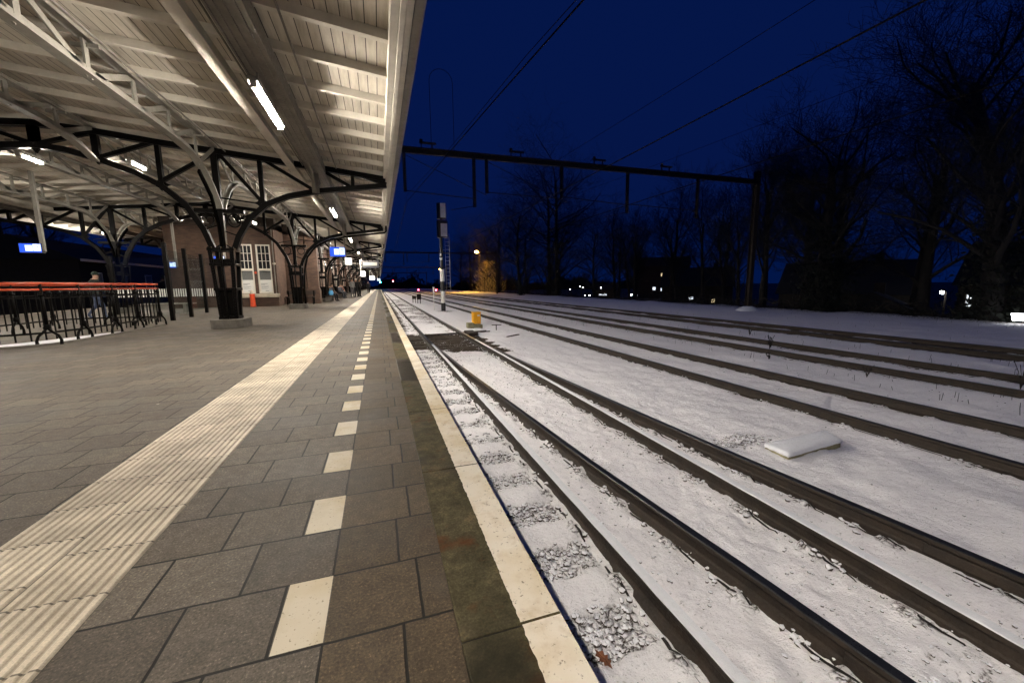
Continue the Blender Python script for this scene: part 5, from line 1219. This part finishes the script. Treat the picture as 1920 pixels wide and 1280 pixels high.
# ------------------------------------------------------------------ people
def person(x, y, rz, pose, jacket, trousers, label, hat=None, z=0, height=1.74):
    s = height/1.74
    r = root('person', label, 'person', (x, y, z), 'people waiting on the platform')
    if pose == 'stand':
        J = {'pel': (0, 0, .95), 'spi': (0, .01, 1.18), 'che': (0, .0, 1.38), 'nek': (0, 0, 1.50), 'hd1': (0, -.015, 1.60), 'hd2': (0, -.01, 1.70),
             'hL': (-.10, 0, .90), 'kL': (-.11, -.03, .50), 'aL': (-.12, .02, .09), 'tL': (-.13, -.15, .035), 'hR': (.10, 0, .90), 'kR': (.11, -.01, .50), 'aR': (.12, .05, .09), 'tR': (.14, -.12, .035),
             'sL': (-.19, 0, 1.42), 'eL': (-.25, .03, 1.14), 'wL': (-.22, -.12, .93), 'sR': (.19, 0, 1.42), 'eR': (.25, .03, 1.14), 'wR': (.20, -.16, .98)}
    elif pose == 'walk':
        J = {'pel': (0, 0, .95), 'spi': (0, -.02, 1.18), 'che': (0, -.04, 1.38), 'nek': (0, -.06, 1.50), 'hd1': (0, -.09, 1.59), 'hd2': (0, -.09, 1.69),
             'hL': (-.10, 0, .90), 'kL': (-.11, -.22, .54), 'aL': (-.12, -.26, .10), 'tL': (-.13, -.42, .06), 'hR': (.10, 0, .90), 'kR': (.11, .06, .50), 'aR': (.12, .34, .14), 'tR': (.13, .22, .03),
             'sL': (-.19, -.03, 1.42), 'eL': (-.25, .12, 1.16), 'wL': (-.24, .05, .94), 'sR': (.19, -.03, 1.42), 'eR': (.25, -.08, 1.14), 'wR': (.22, -.28, .99)}
    else:
        J = {'pel': (0, 0, .50), 'spi': (0, -.03, .72), 'che': (0, -.07, .92), 'nek': (0, -.12, 1.03), 'hd1': (0, -.17, 1.12), 'hd2': (0, -.19, 1.21),
             'hL': (-.11, -.04, .50), 'kL': (-.14, -.46, .52), 'aL': (-.15, -.50, .10), 'tL': (-.16, -.66, .04), 'hR': (.11, -.04, .50), 'kR': (.13, -.46, .52), 'aR': (.14, -.44, .10), 'tR': (.15, -.60, .04),
             'sL': (-.19, -.09, .96), 'eL': (-.24, -.14, .70), 'wL': (-.10, -.36, .63), 'sR': (.19, -.09, .96), 'eR': (.24, -.16, .70), 'wR': (.10, -.38, .64)}
    RD = {'pel': .155, 'spi': .145, 'che': .16, 'nek': .065, 'hd1': .088, 'hd2': .085, 'h': .105, 'k': .070, 'a': .048, 't': .042, 's': .075, 'e': .055, 'w': .036}
    E = [('pel', 'spi'), ('spi', 'che'), ('che', 'nek'), ('nek', 'hd1'), ('hd1', 'hd2')]
    for q in 'LR': E += [('pel', 'h'+q), ('h'+q, 'k'+q), ('k'+q, 'a'+q), ('a'+q, 't'+q), ('che', 's'+q), ('s'+q, 'e'+q), ('e'+q, 'w'+q)]
    # hands: palm, four fingers of different length and a thumb
    for q, sg in (('L', 1), ('R', -1)):
        w = Vector(J['w'+q]); d = (w-Vector(J['e'+q])).normalized(); sd = Vector((1, 0, 0)) if abs(d.x) < .8 else Vector((0, 1, 0)); sd = (sd-d*sd.dot(d)).normalized()
        J['m'+q] = tuple(w+d*.07); RD['m'+q] = .026; E.append(('w'+q, 'm'+q))
        for i, l in enumerate((.065, .08, .075, .055)):
            k1 = f'f{i}{q}'; J[k1] = tuple(w+d*.10+sd*(i-1.5)*.021); k2 = f'g{i}{q}'; J[k2] = tuple(w+d*(.10+l*.85)+sd*(i-1.5)*.022+Vector((0, -.02, 0))); RD[k1] = .011; RD[k2] = .008; E += [('m'+q, k1), (k1, k2)]
        k1 = 'th'+q; J[k1] = tuple(w+d*.06+sd*sg*.045); RD[k1] = .010; E.append(('w'+q, k1))
    names = list(J); idx = {n_: i for i, n_ in enumerate(names)}
    bm = bmesh.new(); ly = bm.verts.layers.skin.verify(); vv = []
    ca, sa = math.cos(rz), math.sin(rz)
    for n_ in names:
        a, c, e = J[n_]; v_ = bm.verts.new(((a*ca-c*sa)*s, (a*sa+c*ca)*s, e*s)); rd = RD.get(n_, RD.get(n_[0], .04))*s
        v_[ly].radius = (rd, rd*(.78 if n_ in ('pel', 'spi', 'che') else 1)); v_[ly].use_root = (n_ == 'pel'); vv.append(v_)
    bm.verts.ensure_lookup_table()
    for a, c in E: bm.edges.new((vv[idx[a]], vv[idx[c]]))
    me = bpy.data.meshes.new('body'); bm.to_mesh(me); bm.free()
    hip = .92 if pose != 'sit' else .60; nk = 1.49 if pose != 'sit' else 1.01
    me.materials.append(person_mat('clothed_body', trousers, jacket, hip*s, nk*s))
    o = bpy.data.objects.new('body', me); COL.objects.link(o); o.parent = r
    k_ = o.modifiers.new('skin', 'SKIN'); k_.use_smooth_shade = True; sd_ = o.modifiers.new('sub', 'SUBSURF'); sd_.levels = sd_.render_levels = 2
    # hair or hat, face
    hx, hy, hz = J['hd2']; R2 = lambda a, c: (x+(a*ca-c*sa)*s, y+(a*sa+c*ca)*s)
    b = MB(); cx_, cy_ = R2(hx, hy+.015); b.lathe((cx_, cy_, z+hz*s), [(.098*s, -.03*s), (.102*s, .0), (.092*s, .05*s), (.05*s, .088*s), (.01, .095*s)], 12)
    if hat == 'cap':
        bx_, by_ = R2(hx, hy-.12); b.lathe((bx_, by_, z+hz*s), [(.075*s, 0), (.07*s, .015)], 10)
    b.build('hat' if hat else 'hair', plain('hat_wool', hat_c, .9, .2, 30) if hat and (hat_c := {'cap': (.015, .03, .02), 'white': (.75, .73, .7)}[hat]) else M['hair'], r, smooth=True)
    b = MB()
    for ex in (-.034, .034): px, py = R2(hx+ex, hy-.082); b.lathe((px, py, z+(hz-.055)*s), [(.010, -.008), (.014, 0), (.010, .008)], 6)
    px, py = R2(hx, hy-.10); b.lathe((px, py, z+(hz-.10)*s), [(.018, -.02), (.012, .03)], 6)
    b.build('face', M['hair'], r); return r
person(-3.35, 31.5, R(62), 'sit', (.10, .06, .04), (.012, .013, .018), 'seated person in a brown jacket looking down, a light blue bag beside them')
person(-3.35, 38.2, R(58), 'sit', (.05, .05, .06), (.012, .013, .018), 'seated person in dark clothes on the far bench by the wall')
person(-3.3, 39.3, R(48), 'sit', (.16, .07, .05), (.02, .02, .025), 'seated person in a reddish top next to the one in dark clothes')
person(-2.45, 41.5, R(150), 'stand', (.30, .29, .28), (.10, .10, .11), 'standing person in a pale grey coat beside the pair of black coats', None)
person(-2.10, 41.6, R(200), 'stand', (.012, .011, .011), (.010, .010, .012), 'standing person in a black coat and white hat at the edge of the tactile strip', 'white')
person(-1.85, 42.6, R(120), 'stand', (.02, .015, .014), (.012, .012, .012), 'standing person in a dark coat just behind the white hat')
person(-1.45, 61, R(10), 'walk', (.012, .012, .014), (.012, .012, .014), 'dark figure walking on the far platform', None)
person(-2.7, 58, R(170), 'stand', (.04, .03, .025), (.02, .02, .02), 'dim figure waiting left of the walking one')
person(-3.0, 70, R(20), 'stand', (.05, .04, .03), (.02, .02, .02), 'tiny figure farthest along the brick wall')
person(-9.6, 18.2, R(95), 'walk', (.010, .014, .010), (.045, .06, .11), 'person in a dark cap and blue trousers walking behind the red-railed fence', 'cap', height=1.62)
bt = root('bag', 'light blue bag on the bench beside the person in the brown jacket', 'bag', (-3.25, 31.0, .45))
b = MB(); b.lathe((-3.25, 30.98, .45), [(.13, 0), (.16, .04), (.17, .14), (.15, .26), (.12, .32)], 8, 1, .55); b.build('body', M['skyblue_bag'], bt, smooth=True)
b = MB(); b.tube([(-3.31, 30.98, .78), (-3.33, 30.98, .90), (-3.25, 30.98, .95), (-3.17, 30.98, .90), (-3.19, 30.98, .78)], .012, 6); b.build('handle', M['skyblue_bag'], bt)
for (yy, lab) in [(31.3, 'wooden bench along the brick wall under the person with the blue bag'), (38.7, 'wooden bench along the brick wall under the two seated people')]:
    w = root('bench', lab, 'bench', (-3.4, yy, 0), 'benches along the wall')
    b = MB()
    for i in range(3): b.box(-3.62+i*.15, -3.49+i*.15, yy-.9, yy+.9, .40, .435)
    b.build('seat', M['dark_wood'], w)
    for d in (-.75, .75): b = MB(); b.box(-3.58, -3.2, yy+d-.03, yy+d+.03, 0, .40); b.build('leg', M['concrete'], w)
